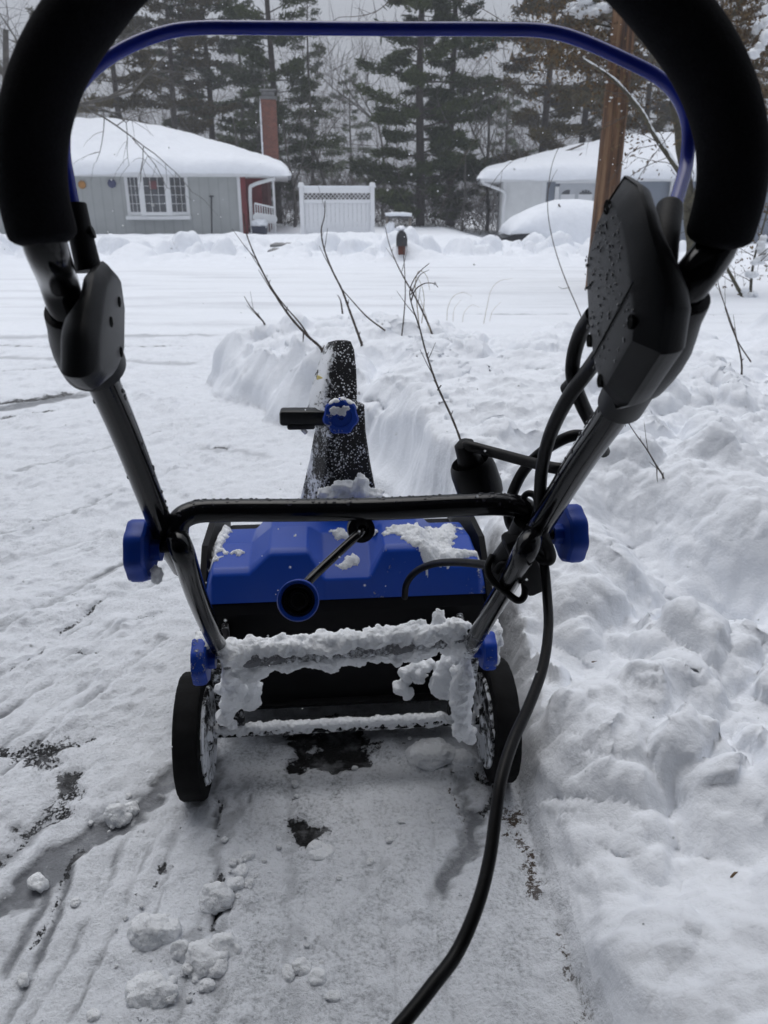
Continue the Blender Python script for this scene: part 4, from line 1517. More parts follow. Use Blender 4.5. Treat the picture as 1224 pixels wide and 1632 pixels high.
def roof_snow(x0, x1, y0, y1, rx0, rx1, ry, ez, rz, th, seed, nx=150, ny=70):
    """snow blanket over a hipped roof, rounded and sagging at the eaves"""
    xs = np.linspace(x0 - .12, x1 + .12, nx)
    ys = np.linspace(y0 - .14, y1 + .14, ny)
    X_, Y_ = np.meshgrid(xs, ys)
    a = (Y_ - y0) / (ry - y0)
    b = (y1 - Y_) / (y1 - ry)
    c = (X_ - x0) / (rx0 - x0)
    d = (x1 - X_) / (x1 - rx1)
    k = 9.0
    h = -np.log(np.exp(-k * a) + np.exp(-k * b) + np.exp(-k * c) + np.exp(-k * d) + math.exp(-k * 1.03)) / k
    base = ez + (rz - ez) * np.minimum.reduce([a, b, c, d, np.ones_like(a)])
    edge = np.minimum.reduce([X_ - xs[0], xs[-1] - X_, Y_ - ys[0], ys[-1] - Y_])
    t = th * (1 + .25 * fbm(X_, Y_, 2.2, 4, seed)) * np.clip(edge / .32, 0, 1) ** .45
    top = ez + (rz - ez) * h + t + .03 * fbm(X_, Y_, .5, 3, seed + 5)
    bot = ez + (rz - ez) * np.minimum.reduce([a, b, c, d, np.ones_like(a)]) + .012 - .10 * (edge < .08) * (fbm(X_, Y_, 1.6, 3, seed + 9) * .9 + .45)
    top = np.maximum(top, bot + .02 * (edge > 0))
    vs = [(float(x), float(y), float(z)) for x, y, z in zip(X_.ravel(), Y_.ravel(), top.ravel())]
    m = len(vs)
    vs += [(float(x), float(y), float(z)) for x, y, z in zip(X_.ravel(), Y_.ravel(), bot.ravel())]
    fs = []
    for j in range(ny - 1):
        for i in range(nx - 1):
            q = j * nx + i
            fs.append((q, q + 1, q + nx + 1, q + nx))
            fs.append((m + q, m + q + nx, m + q + nx + 1, m + q + 1))
    for i in range(nx - 1):
        fs.append((i, m + i, m + i + 1, i + 1))
        q = (ny - 1) * nx + i
        fs.append((q, q + 1, m + q + 1, m + q))
    for j in range(ny - 1):
        q = j * nx
        fs.append((q, q + nx, m + q + nx, m + q))
        q = j * nx + nx - 1
        fs.append((q, m + q, m + q + nx, q + nx))
    return MB().add(vs, fs)


def hip(x0, x1, y0, y1, rx0, rx1, ry, ez, rz, t=.16):
    vs = [(x0, y0, ez), (x1, y0, ez), (x1, y1, ez), (x0, y1, ez), (rx0, ry, rz), (rx1, ry, rz), (x0, y0, ez - t), (x1, y0, ez - t), (x1, y1, ez - t), (x0, y1, ez - t)]
    fs = [(0, 1, 5, 4), (1, 2, 5), (2, 3, 4, 5), (3, 0, 4), (0, 6, 7, 1), (1, 7, 8, 2), (2, 8, 9, 3), (3, 9, 6, 0), (9, 8, 7, 6)]
    return MB().add(vs, fs)


def P3(u, v, Yw):
    return atY(u, v, Yw)


# --- grey ranch house on the left
YH = 27.0
xr = P3(385, 330, YH).x
ez = P3(300, 274, 26.4).z
H1 = thing('house', 'long grey ranch house with bay window, red entry and thick snow on its hipped roof', 'house', (-10, YH, -.6), group=None)


def hpart(mb, name, mat, root, sharp=40):
    return wpart(mb, name, mat, root, sharp)


xl = -18.5
hpart(MB().box(((xl + xr) / 2, YH + 3.8, (-.7 + ez - .1) / 2), (xr - xl, 7.6, ez + .6)), 'wall', M['board_siding'], H1)
xe = P3(458, 264, 26.4).x
hpart(hip(xl - .6, xe, 26.4, 35.2, -14.0, P3(236, 195, 30.8).x, 30.8, ez + .02, P3(236, 196, 30.8).z), 'roof', M['white_paint'], H1)
hpart(roof_snow(xl - .6, xe, 26.4, 35.2, -14.0, P3(236, 195, 30.8).x, 30.8, ez + .02, P3(236, 196, 30.8).z, .28, 3), 'roof_snow', M['roof_snow'], H1)
# recessed porch wall, red boards, post
xp = P3(440, 330, YH + 1.5).x
hpart(MB().box(((xr + xp) / 2 + .05, YH + 4.0, .5), (xp - xr - .1, 5.0, 2.4)), 'porch_wall', M['brown_door'], H1)
hpart(MB().box((P3(391, 330, YH - .04).x, YH - .02, .55), (.26, .08, 2.3)), 'red_board', M['red_paint'], H1)
hpart(MB().box((P3(415, 300, YH + 1.4).x, YH + 1.44, .85), (.55, .06, 1.7)), 'door', M['red_paint'], H1)
dsx = P3(401, 300, YH - .2).x
hpart(MB().tube(smooth_path([(P3(438, 277, 26.5).x, 26.6, ez - .18), (P3(425, 280, 26.6).x, 26.7, ez - .25), (dsx + .1, 26.8, ez - .38), (dsx, 26.85, ez - .6), (dsx, 26.85, -.3)], 5), .055, 8), 'downspout', M['white_paint'], H1)
hpart(MB().box((P3(385, 300, YH - .03).x, YH - .03, .6), (.10, .09, 2.3)), 'corner_trim', M['white_paint'], H1)
hpart(MB().box((P3(439, 300, 26.9).x, 26.9, .65), (.07, .07, 2.1)), 'porch_post', M['white_paint'], H1)
# railing
mb = MB()
ra, rb2 = P3(407, 324, 26.5), P3(439, 331, 26.7)
rc = P3(441, 372, 26.7)
mb.bar(ra, rb2, .05, .05)
la, lb = ra + Vector((0, 0, -.85)), rb2 + Vector((0, 0, -.8))
mb.bar(la, lb, .04, .04)
for k in range(9):
    t = k / 8
    mb.bar(lerp(la, lb, t), lerp(ra, rb2, t), .028, .028)
for k in range(5):
    c_ = lerp(la, lb, (k + .5) / 5) + Vector((0, -.01, .45))
    mb.lathe([(.12, -.01), (.14, 0), (.12, .01)], c_, (0, 1, 0), 16)
hpart(mb, 'railing', M['white_paint'], H1)
# bay window
wa, wb = P3(209, 278, YH), P3(309, 343, YH)
wx0, wx1, wz0, wz1 = wa.x, wb.x, wb.z, wa.z
D = .34
hpart(MB().box(((wx0 + wx1) / 2, YH - D / 2, wz0 - .06), (wx1 - wx0 + .1, D, .12), None, .02), 'window_base', M['white_paint'], H1)
hpart(MB().box(((wx0 + wx1) / 2, YH - D / 2, wz1 + .03), (wx1 - wx0 + .06, D, .06)), 'window_head', M['white_paint'], H1)
w3 = (wx1 - wx0)
cuts = [(wx0, YH, wx0 + w3 * .27, YH - D), (wx0 + w3 * .27, YH - D, wx0 + w3 * .70, YH - D), (wx0 + w3 * .70, YH - D, wx1, YH)]
for (xa, ya, xb, yb) in cuts:
    A, B = Vector((xa, ya, 0)), Vector((xb, yb, 0))
    dr = (B - A).normalized()
    nrm = Vector((dr.y, -dr.x, 0))
    L_ = (B - A).length
    mb = MB()
    up = Vector((0, 0, 1))
    for t in (.05, .95):
        q = A + dr * L_ * t
        mb.bar(q + up * wz0, q + up * wz1, .10, .08, Vector((0, 1, 0)))
    for z in (wz0 + .06, wz1 - .05):
        mb.bar(A + dr * .02 + up * z, B - dr * .02 + up * z, .07, .10)
    fr = hpart(mb, 'window', M['white_paint'], H1)
    mb = MB()
    mb.box((A + B) / 2 + up * (wz0 + wz1) / 2 - nrm * .02, (L_ * .86, .012, wz1 - wz0 - .12), Matrix((dr, nrm, up)).transposed())
    o = wpart(mb, 'pane', M['dark_glass'], H1)
    o.parent = fr
    mb = MB()
    for z in np.linspace(wz0 + .1, wz1 - .1, 5)[1:-1]:
        mb.bar(A + dr * L_ * .08 + up * z + nrm * .012, B - dr * L_ * .08 + up * z + nrm * .012, .010, .014)
    for t in np.linspace(.08, .92, 4)[1:-1]:
        mb.bar(A + dr * L_ * t + up * (wz0 + .08) + nrm * .014, A + dr * L_ * t + up * (wz1 - .08) + nrm * .014, .014, .010, Vector((0, 1, 0)))
    o = wpart(mb, 'muntin', M['white_paint'], H1)
    o.parent = fr
# faint red lamp shade standing inside the middle light
mb = MB().box((wx0 + w3 * .47, YH - D - .012, wz1 - .32), (.22, .012, .24), None, .004)
hpart(mb, 'red_curtain', plain('faded_red', (.14, .05, .055), .6, .3, 4), H1)
# dark entry on the left
hpart(MB().box((P3(116, 330, YH - .02).x, YH - .012, .5), (.75, .06, 2.2)), 'side_door', M['dark_glass'], H1)
hpart(MB().box((P3(127, 330, YH - .02).x, YH - .03, .5), (.14, .09, 2.3)), 'door_trim', M['grey_siding'], H1)
# chimney
cz0, cz1 = 1.6, P3(420, 160, 31.5).z
cx_ = P3(421, 200, 31.5).x + .78
ch = hpart(MB().box((cx_, 31.5, (cz0 + cz1) / 2), (.56, .50, cz1 - cz0), None, .01), 'chimney', M['brick'], H1)
o = wpart(MB().box((cx_, 31.5, cz1 + .05), (.62, .56, .10), None, .02).box((cx_, 31.5, cz1 + .19), (.46, .40, .16), None, .02).box((cx_, 31.5, cz1 + .30), (.58, .5, .06), None, .02), 'chimney_cap', M['concrete'], H1)
o.parent = ch
o = wpart(MB().blob((cx_ - .29, 31.2, (cz0 + cz1) / 2 + .2), (.03, .05, 1.0), 3, .5, 2, 3), 'chimney_snow', M['roof_snow'], H1)
o.parent = ch
# ornaments on the wall
om = MB()
oc = P3(145, 295, YH - .03)
om.lathe([(.11, 0), (.12, .02), (.10, .05), (.03, .06)], oc, (0, -1, 0), 24, lambda r, a, i: r * (1 + .12 * math.cos(a * 10)))
tag(om.build('wall_ornament', plain('orange_ornament', (.42, .20, .05), .5, .2, 8), loc=oc), 'round orange sun ornament on the grey house wall', 'wall ornament', 'wall ornaments on the grey house')
om = MB()
oc = P3(190, 293, YH - .03)
om.lathe([(.12, 0), (.13, .02), (.08, .05), (.03, .055)], oc, (0, -1, 0), 24, lambda r, a, i: r * (1 + .05 * math.cos(a * 8)))
tag(om.build('wall_ornament', plain('blue_ornament', (.06, .07, .15), .5, .2, 8), loc=oc), 'round dark blue ornament between the orange sun and the bay window', 'wall ornament', 'wall ornaments on the grey house')
# shovel leaning on the wall
sa, sb_ = P3(340, 374, YH - .55), P3(342, 313, YH - .06)
sv = thing('snow_shovel', 'dark long handled shovel leaning on the grey wall right of the bay window', 'shovel', sa)
wpart(MB().tube([sa, sb_], .022, 8).tube([sb_ + Vector((-.07, 0, 0)), sb_ + Vector((.07, 0, 0))], .02, 8), 'handle', M['dark_metal'], sv)
wpart(MB().box(sa + Vector((0, -.02, -.12)), (.36, .05, .34), Matrix.Rotation(R(-14), 3, 'X'), .02), 'blade', M['dark_metal'], sv)
# dark snow covered bin on the porch steps
pb = P3(414, 372, 26.3)
tb = thing('planter', 'dark blue planter heaped with snow at the foot of the porch railing', 'planter', (pb.x, pb.y, -.35))
wpart(MB().lathe([(.20, 0), (.26, .40), (.28, .42), (.24, .42), (.22, .34)], (pb.x, pb.y, -.30), (0, 0, 1), 24), 'pot', plain('navy', (.02, .025, .05), .5, .1, 8), tb)
wpart(MB().blob((pb.x, pb.y, .16), (.26, .25, .16), 3, .3, 2, 3), 'snow', M['roof_snow'], tb)
# path steps showing dark between the piles
st_ = thing('porch_steps', 'wet grey steps showing in the gap shovelled between the snow piles', 'steps', P3(452, 405, 20.0))
for k, (u, v, yy) in enumerate(((448, 408, 19.0), (450, 397, 20.6), (452, 388, 22.4))):
    q = P3(u, v, yy)
    wpart(MB().box((q.x, q.y, q.z - .10), (.62, 1.0, .2), None, .02), 'step', M['concrete'], st_)

def swing(objs, pivot, ang):
    """turn whole things about a corner of their house"""
    Rm = Matrix.Rotation(ang, 3, 'Z')
    for o_ in objs:
        o_.location = pivot + Rm @ (o_.location - pivot)
        o_.rotation_euler = (0, 0, o_.rotation_euler.z + ang)


swing([o_ for o_ in COL.objects if o_.parent is None and o_.name.split('.')[0] in ('house', 'wall_ornament', 'snow_shovel', 'planter')], Vector((xe, 26.4, 0)), R(6.5))
# --- white vinyl fence panel
fa, fb = P3(480, 379, 25.6), P3(597, 379, 25.6)
ft = P3(540, 297, 25.6).z
FZ0 = -.6
FN = thing('privacy_fence', 'white vinyl fence panel with a lattice strip along its top, between the two houses', 'fence', ((fa.x + fb.x) / 2, 25.6, FZ0))
for x in (fa.x + .06, fb.x - .06):
    o = wpart(MB().box((x, 25.6, (FZ0 + ft - .03) / 2), (.13, .13, ft - .03 - FZ0)), 'post', M['vinyl'], FN)
    c_ = wpart(MB().lathe([(.10, 0), (.105, .04), (.075, .10), (.02, .13)], (x, 25.6, ft - .03), (0, 0, 1), 16).blob((x, 25.6, ft + .07), (.09, .09, .05), 2, .2, 2, 1), 'cap', M['vinyl'], FN)
    c_.parent = o
wpart(MB().box(((fa.x + fb.x) / 2, 25.6, ft - .11), (fb.x - fa.x - .26, .09, .16), None, .01), 'top_rail', M['vinyl'], FN)
zz1 = P3(540, 318, 25.6).z
wpart(MB().box(((fa.x + fb.x) / 2, 25.6, zz1 - .05), (fb.x - fa.x - .26, .07, .10), None, .01), 'mid_rail', M['vinyl'], FN)
mb = MB()
for k in range(15):
    x = fa.x + .13 + (fb.x - fa.x - .26) * k / 15
    mb.box((x + (fb.x - fa.x - .26) / 30, 25.625, (zz1 - .10 + FZ0) / 2), ((fb.x - fa.x - .26) / 15 - .006, .03, zz1 - .10 - FZ0), None, .004)
wpart(mb, 'board_panel', M['vinyl'], FN)
mb = MB()
la_, lb_ = zz1, ft - .19
hh = lb_ - la_
n = 16
w_ = (fb.x - fa.x - .26) / n
for k in range(-1, n + 1):
    for s in (1, -1):
        x = fa.x + .13 + w_ * (k + .5)
        a_ = Vector((x - s * hh / 2, 25.6 + .008 * s, la_))
        b_ = Vector((x + s * hh / 2, 25.6 + .008 * s, lb_))
        if min(a_.x, b_.x) < fa.x + .1 or max(a_.x, b_.x) > fb.x - .1:
            continue
        mb.bar(a_, b_, .012, .05, Vector((0, 1, 0)))
wpart(mb, 'lattice', M['vinyl'], FN)
wpart(MB().box(((fa.x + fb.x) / 2, 25.6, ft - .01), (fb.x - fa.x - .3, .10, .05), None, .02), 'rail_snow', M['roof_snow'], FN)

# --- house on the right with garage
Y2 = 29.0
e2 = P3(850, 281, 28.3).z
x20 = P3(766, 272, 28.3).x
H2 = thing('house', 'white and blue grey house with snowy roof and garage door, behind the utility pole', 'house', (10, Y2, -.8))
xw0 = P3(797, 320, Y2).x
xw1 = P3(861, 320, Y2).x
rx0_, rz_ = P3(1000, 213, 33.4).x, P3(1000, 216, 33.4).z
hpart(MB().box(((xw0 + xw1) / 2, Y2 + 4.0, (e2 - 1.0) / 2), (xw1 - xw0, 8.0, e2 + .8)), 'side_wall', M['white_wall'], H2)
hpart(MB().box(((xw1 + 19) / 2, Y2 + 4.1, (e2 - 1.0) / 2), (19 - xw1, 7.9, e2 + .8)), 'wall', M['blue_siding'], H2)
hpart(hip(x20, 20, 28.3, 38.4, rx0_, 15, 33.4, e2, rz_), 'roof', M['white_paint'], H2)
hpart(roof_snow(x20, 20, 28.3, 38.4, rx0_, 15, 33.4, e2, rz_, .28, 13), 'roof_snow', M['roof_snow'], H2)
hpart(MB().box((xw0 + .05, Y2 - .03, .3), (.10, .08, 2.4)).tube(smooth_path([(x20 + .1, 28.4, e2 - .2), (x20 + .3, 28.6, e2 - .28), (xw0 + .04, 28.85, e2 - .5), (xw0 + .06, 28.9, e2 - .9)], 5), .05, 8), 'downspout', M['white_paint'], H2)
hpart(MB().box((xw1, Y2 + .02, .3), (.14, .08, 2.3)), 'corner_trim', M['white_paint'], H2)
gx0, gx1 = P3(885, 320, Y2).x, P3(993, 320, Y2).x
gz1 = P3(900, 293, Y2).z
gd = hpart(MB().box(((gx0 + gx1) / 2, Y2 + .10, (gz1 - .8) / 2), (gx1 - gx0, .06, gz1 + .8)), 'garage_door', plain('garage_door_paint', (.50, .52, .55), .55, .05, 3), H2)
hpart(MB().box(((gx0 + gx1) / 2, Y2 + .08, gz1 + .07), (gx1 - gx0 + .3, .10, .13)).box((gx0 - .08, Y2 + .08, .2), (.14, .10, 2.2)).box((gx1 + .08, Y2 + .08, .2), (.14, .10, 2.2)), 'door_trim', M['white_paint'], H2)
wd = (gx1 - gx0) / 4
for k in range(4):
    mb = MB()
    x = gx0 + wd * (k + .5)
    zc = gz1 - .34
    for j in range(5):
        a_ = R(-50 + 25 * j) * (1 if k % 2 else .6) + (0 if k % 2 else R(-25))
        mb.bar((x + math.sin(a_) * .09, Y2 + .065, zc - .10 + math.cos(a_) * .05), (x + math.sin(a_) * .25, Y2 + .065, zc - .10 + math.cos(a_) * .25), .075, .008, Vector((0, 1, 0)))
    o = wpart(mb, 'window', M['dark_glass'], H2)
    o.parent = gd
mb = MB()
for z in np.linspace(-.7, gz1 - .62, 4):
    for k in range(4):
        mb.box((gx0 + wd * (k + .5), Y2 + .066, z + .16), (wd * .8, .012, .26), None, .005)
o = wpart(mb, 'door_panel', M['vinyl'], H2)
o.parent = gd
hpart(MB().box((P3(1062, 300, Y2).x, Y2 - .04, .3), (.32, .2, 2.6)), 'pillar', M['white_wall'], H2)
hpart(MB().box((P3(1097, 300, Y2).x, Y2 + .10, .75), (.8, .05, 1.0)), 'front_window', M['dark_glass'], H2)
hpart(MB().box((P3(1078, 272, Y2 - .1).x, Y2 - .1, P3(1078, 275, Y2 - .1).z), (.16, .05, .42), None, .01), 'yellow_sign', plain('yellow_sign', (.55, .38, .04), .5, .1, 5), H2)
for nm, pts in (('a', [(876, 252), (895, 243), (918, 233), (931, 228)]), ('b', [(862, 258), (864, 230), (866, 205)])):
    pass
fbp = [P3(u, v, 30.2) for u, v in ((877, 250), (896, 243), (920, 234), (931, 229))]
tag(MB().tube(smooth_path(fbp, 4), .03, 6).build('fallen_branch', M['twig'], loc=fbp[0]), 'dark fallen branch lying on the snowy roof left of the utility pole', 'branch', 'fallen branches')

swing([H2], Vector((x20, 28.3, 0)), R(-6.5))
# --- car under snow
CY_ = 23.0
c0, c1 = P3(792, 360, CY_).x, P3(1040, 360, CY_).x
CZ = -.84
CAR = thing('parked_car', 'dark parked car almost buried under a rounded heap of snow in front of the garage', 'car', ((c0 + c1) / 2, CY_, CZ))
Lc = c1 - c0
xm = (c0 + c1) / 2
W = 1.75
sec = [(-.5, .30, .62), (-.485, .22, .78), (-.40, .20, .86), (-.30, .18, .92), (-.2, .18, 1.30), (-.10, .18, 1.42), (.15, .18, 1.42), (.28, .18, 1.20), (.36, .18, .95), (.46, .2, .86), (.49, .25, .70), (.5, .32, .60)]


def ring_(x, z0, z1, w, k=.72):
    zs = min(z1, .90)
    kk = 1 if z1 <= .92 else k
    return [Vector((x, CY_ - w / 2, CZ + z0)), Vector((x, CY_ - w / 2 * 1.02, CZ + (z0 + zs) / 2)), Vector((x, CY_ - w / 2 * .98, CZ + zs * .98)), Vector((x, CY_ - w / 2 * kk, CZ + z1)),
            Vector((x, CY_ + w / 2 * kk, CZ + z1)), Vector((x, CY_ + w / 2 * .98, CZ + zs * .98)), Vector((x, CY_ + w / 2 * 1.02, CZ + (z0 + zs) / 2)), Vector((x, CY_ + w / 2, CZ + z0))]


wpart(MB().loft([ring_(xm + t * Lc, a_, b_, W * (.86 if abs(t) > .48 else 1)) for t, a_, b_ in sec]), 'body', plain('car_paint', (.025, .027, .032), .3, .1, 3), CAR, 25)
for x in (xm - Lc * .31, xm + Lc * .30):
    for sy in (-1, 1):
        w_o = wpart(MB().lathe([(.20, -.09), (.29, -.10), (.315, -.08), (.315, .08), (.29, .10), (.20, .09)], (x, CY_ + sy * W * .47, CZ + .315), (0, 1, 0), 32), 'wheel', M['rubber'], CAR)
        o = wpart(MB().lathe([(.20, -.085), (.19, 0), (.05, .0)], (x, CY_ + sy * W * .47, CZ + .315), (0, 1, 0), 24), 'rim', M['steel'], CAR)
        o.parent = w_o
for sy in (-1, 1):
    wpart(MB().box((xm - Lc * .487, CY_ + sy * W * .34, CZ + .66), (.10, .36, .14), None, .03), 'headlight', plain('lamp_glass', (.4, .4, .42), .15, .1, 5), CAR)
wpart(MB().box((xm - Lc * .10, CY_ - W * .44, CZ + 1.10), (Lc * .20, .05, .30), Matrix.Rotation(R(-22), 3, 'X'), .02), 'side_window', M['dark_glass'], CAR)
wpart(MB().box((xm - Lc * .27, CY_ - W * .56, CZ + .92), (.12, .18, .13), None, .03), 'mirror', M['dark_metal'], CAR)
# snow heap over it
rings = []
for t, b_, z0 in ((-.455, .06, .86), (-.44, .30, .88), (-.39, .46, .90), (-.31, .58, .90), (-.24, .46, .78), (-.14, .36, .50), (0, .34, .10), (.2, .34, .10), (.34, .4, .1), (.45, .3, .1), (.52, .15, .1)):
    top = np.interp(t, [s_[0] for s_ in sec], [s_[2] for s_ in sec])
    r_ = []
    for k in range(19):
        a_ = math.pi * k / 18
        y_ = -math.cos(a_)
        z_ = math.sin(a_) ** .55
        w_ = W / 2 * (1.0 + .18 * (1 - z_)) + .10
        p = Vector((xm + t * Lc, CY_ + y_ * w_, CZ + z0 + (top + b_ - z0) * z_))
        p += Vector((.3, 1, .6)) * .05 * noise.noise(p * 1.7)
        r_.append(p)
    rings.append(r_)
mb = MB()
mb.loft(rings)
wpart(mb, 'snow_cover', M['roof_snow'], CAR, 180)
for k, (pts, lab) in enumerate((([(890, 325), (894, 334), (897, 348)], 'short dark twig standing on the snow heaped over the car'), ([(912, 344), (917, 347), (924, 353)], 'short dark twig lying lower right on the snow heaped over the car'))):
    q = [P3(u, v, CY_ - .62 - .02 * i) for i, (u, v) in enumerate(pts)]
    tag(MB().tube(smooth_path(q, 4), .022, 6).build('fallen_branch', M['twig'], loc=q[0]), lab, 'branch', 'fallen branches')

# --- mailbox post and snow covered frame
mp_, _ = hit(640, 402, 6, 30)
MP = thing('mailbox', 'small dark mailbox on a short red brown post in the snow across the street', 'mailbox', mp_)
mt = atY(641, 366, mp_.y).z
wpart(MB().box((mp_.x, mp_.y, (mp_.z + mt - .28) / 2 - .1), (.13, .13, mt - .28 - mp_.z + .25), None, .01), 'post', plain('red_brown_wood', (.15, .045, .03), .8, .25, 14), MP)
mb = MB()
r_ = []
for y_ in (-.22, .22):
    r_.append([Vector((mp_.x + sx * .10, mp_.y + y_, mt - .28 + zz)) for sx, zz in ((-1, 0), (-1, .14), (-.8, .21), (-.35, .26), (.35, .26), (.8, .21), (1, .14), (1, 0))])
wpart(mb.loft(r_), 'box', M['dark_metal'], MP, 50)
wpart(MB().blob((mp_.x - .03, mp_.y - .02, mt + .02), (.10, .22, .05), 2, .3, 2, 3), 'snow', M['roof_snow'], MP)
f0, f1 = P3(617, 378, 23.5), P3(653, 378, 23.5)
fz = P3(630, 345, 23.5).z
FR = thing('garden_frame', 'thin weathered frame with a snow topped crossbar behind the mailbox', 'garden frame', (f0.x, 23.5, -.4))
wpart(MB().tube([(f0.x, 23.5, -.5), (f0.x, 23.5, fz + .05)], .035, 8).tube([(f1.x, 23.5, -.5), (f1.x, 23.5, fz)], .035, 8), 'post', plain('grey_wood', (.16, .14, .12), .8, .25, 14), FR)
wpart(MB().tube([(f0.x - .04, 23.5, fz), (f1.x + .04, 23.5, fz - .02)], .035, 8).tube([(f0.x, 23.5, fz - .35), (f0.x + .25, 23.5, fz - .28)], .025, 6), 'crossbar', M['dark_metal'], FR)
wpart(MB().tube(smooth_path([(f0.x - .05, 23.5, fz + .05), (f0.x + .3, 23.5, fz + .06), (f1.x + .05, 23.5, fz + .035)], 10), .05, 12, fn=crust_r(.3, 6, .2)).blob((f0.x + .08, 23.48, fz - .35), (.14, .1, .2), 3, .4, 2, 3).blob((f0.x, 23.48, fz - .75), (.07, .08, .18), 3, .4, 2, 4), 'snow', M['roof_snow'], FR)

# --- utility pole
m, nt, b = nodes_of('pole_wood')
tc = nt.nodes.new('ShaderNodeTexCoord')
mpn = nt.nodes.new('ShaderNodeMapping')
mpn.inputs['Scale'].default_value = (14, 14, .7)
nt.links.new(tc.outputs['Object'], mpn.inputs[0])
nz = noise_n(nt, 1.0, 7, .65, mpn.outputs[0])
nt.links.new(ramp(nt, nz, [(.38, (.022, .011, .007)), (.46, (.075, .032, .014)), (.54, (.125, .060, .025)), (.64, (.22, .125, .065))]), b.inputs['Base Color'])
b.inputs['Roughness'].default_value = .75
bump(nt, b, nz, .01)
up_ = at(976, 220, 10.0)
UP = thing('utility_pole', 'orange brown wooden utility pole standing in front of the right house', 'utility pole', (up_.x, up_.y, -.5))
wpart(MB().lathe([(.165, 0), (.160, 1.0), (.150, 3), (.135, 6), (.12, 9), (.05, 9.02)], (up_.x, up_.y, -.5), (0, 0, 1), 28), 'pole', m, UP)
wpart(MB().box((up_.x, up_.y - .17, 8.0), (2.2, .10, .12), None, .01), 'crossarm', m, UP)

# ------------------------------------------------------------------ trees
M['bark'] = plain('bark', (.055, .045, .038), .9, .35, 7, .02, 18)
M['grey_bark'] = plain('grey_bark', (.085, .078, .070), .9, .35, 7, .02, 18)
M['moss_bark'] = plain('moss_bark', (.075, .068, .045), .9, .45, 14, .015, 40)


def needle_mat(name, a, b_):
    m, nt, b = nodes_of(name)
    at_ = nt.nodes.new('ShaderNodeAttribute')
    at_.attribute_name = 'tone'
    nt.links.new(ramp(nt, at_.outputs['Fac'], [(0, a), (1, b_)]), b.inputs['Base Color'])
    b.inputs['Roughness'].default_value = .8
    b.inputs['Specular IOR Level'].default_value = .15
    return m


M['pine_a'] = needle_mat('pine_needles', (.018, .030, .012), (.080, .098, .036))
M['pine_b'] = needle_mat('brownish_pine_needles', (.034, .029, .012), (.125, .098, .038))
M['dry_leaf'] = needle_mat('withered_leaves', (.060, .036, .020), (.19, .13, .065))
M['twig_far'] = needle_mat('far_twigs', (.055, .047, .044), (.13, .115, .108))


def blades(name, C, Dr, L, Wd, tone, mat, parent=None, loc=None):
    """many small pointed leaf faces: centres, directions, lengths, widths"""
    n = len(C)
    rs = np.random.RandomState(n % 9973)
    rnd = rs.normal(size=(n, 3))
    S = np.cross(Dr, rnd)
    S /= np.linalg.norm(S, axis=1, keepdims=True) + 1e-9
    a = C - Dr * L[:, None] * .5
    t = C + Dr * L[:, None] * .5
    mid = C - Dr * L[:, None] * .05
    p1 = mid + S * Wd[:, None] * .5
    p2 = mid - S * Wd[:, None] * .5
    Vv = np.stack([a, p1, t, p2], 1).reshape(-1, 3)
    if loc is not None:
        Vv = Vv - np.array(loc)
    me = bpy.data.meshes.new(name)
    me.vertices.add(n * 4)
    me.vertices.foreach_set('co', Vv.astype(np.float32).ravel())
    me.loops.add(n * 4)
    me.loops.foreach_set('vertex_index', np.arange(n * 4, dtype=np.int32))
    me.polygons.add(n)
    me.polygons.foreach_set('loop_start', np.arange(0, n * 4, 4, dtype=np.int32))
    me.update(calc_edges=True)
    at_ = me.attributes.new('tone', 'FLOAT', 'POINT')
    at_.data.foreach_set('value', np.repeat(tone, 4).astype(np.float32))
    me.materials.append(mat)
    o = bpy.data.objects.new(name, me)
    COL.objects.link(o)
    o.parent = parent
    return o


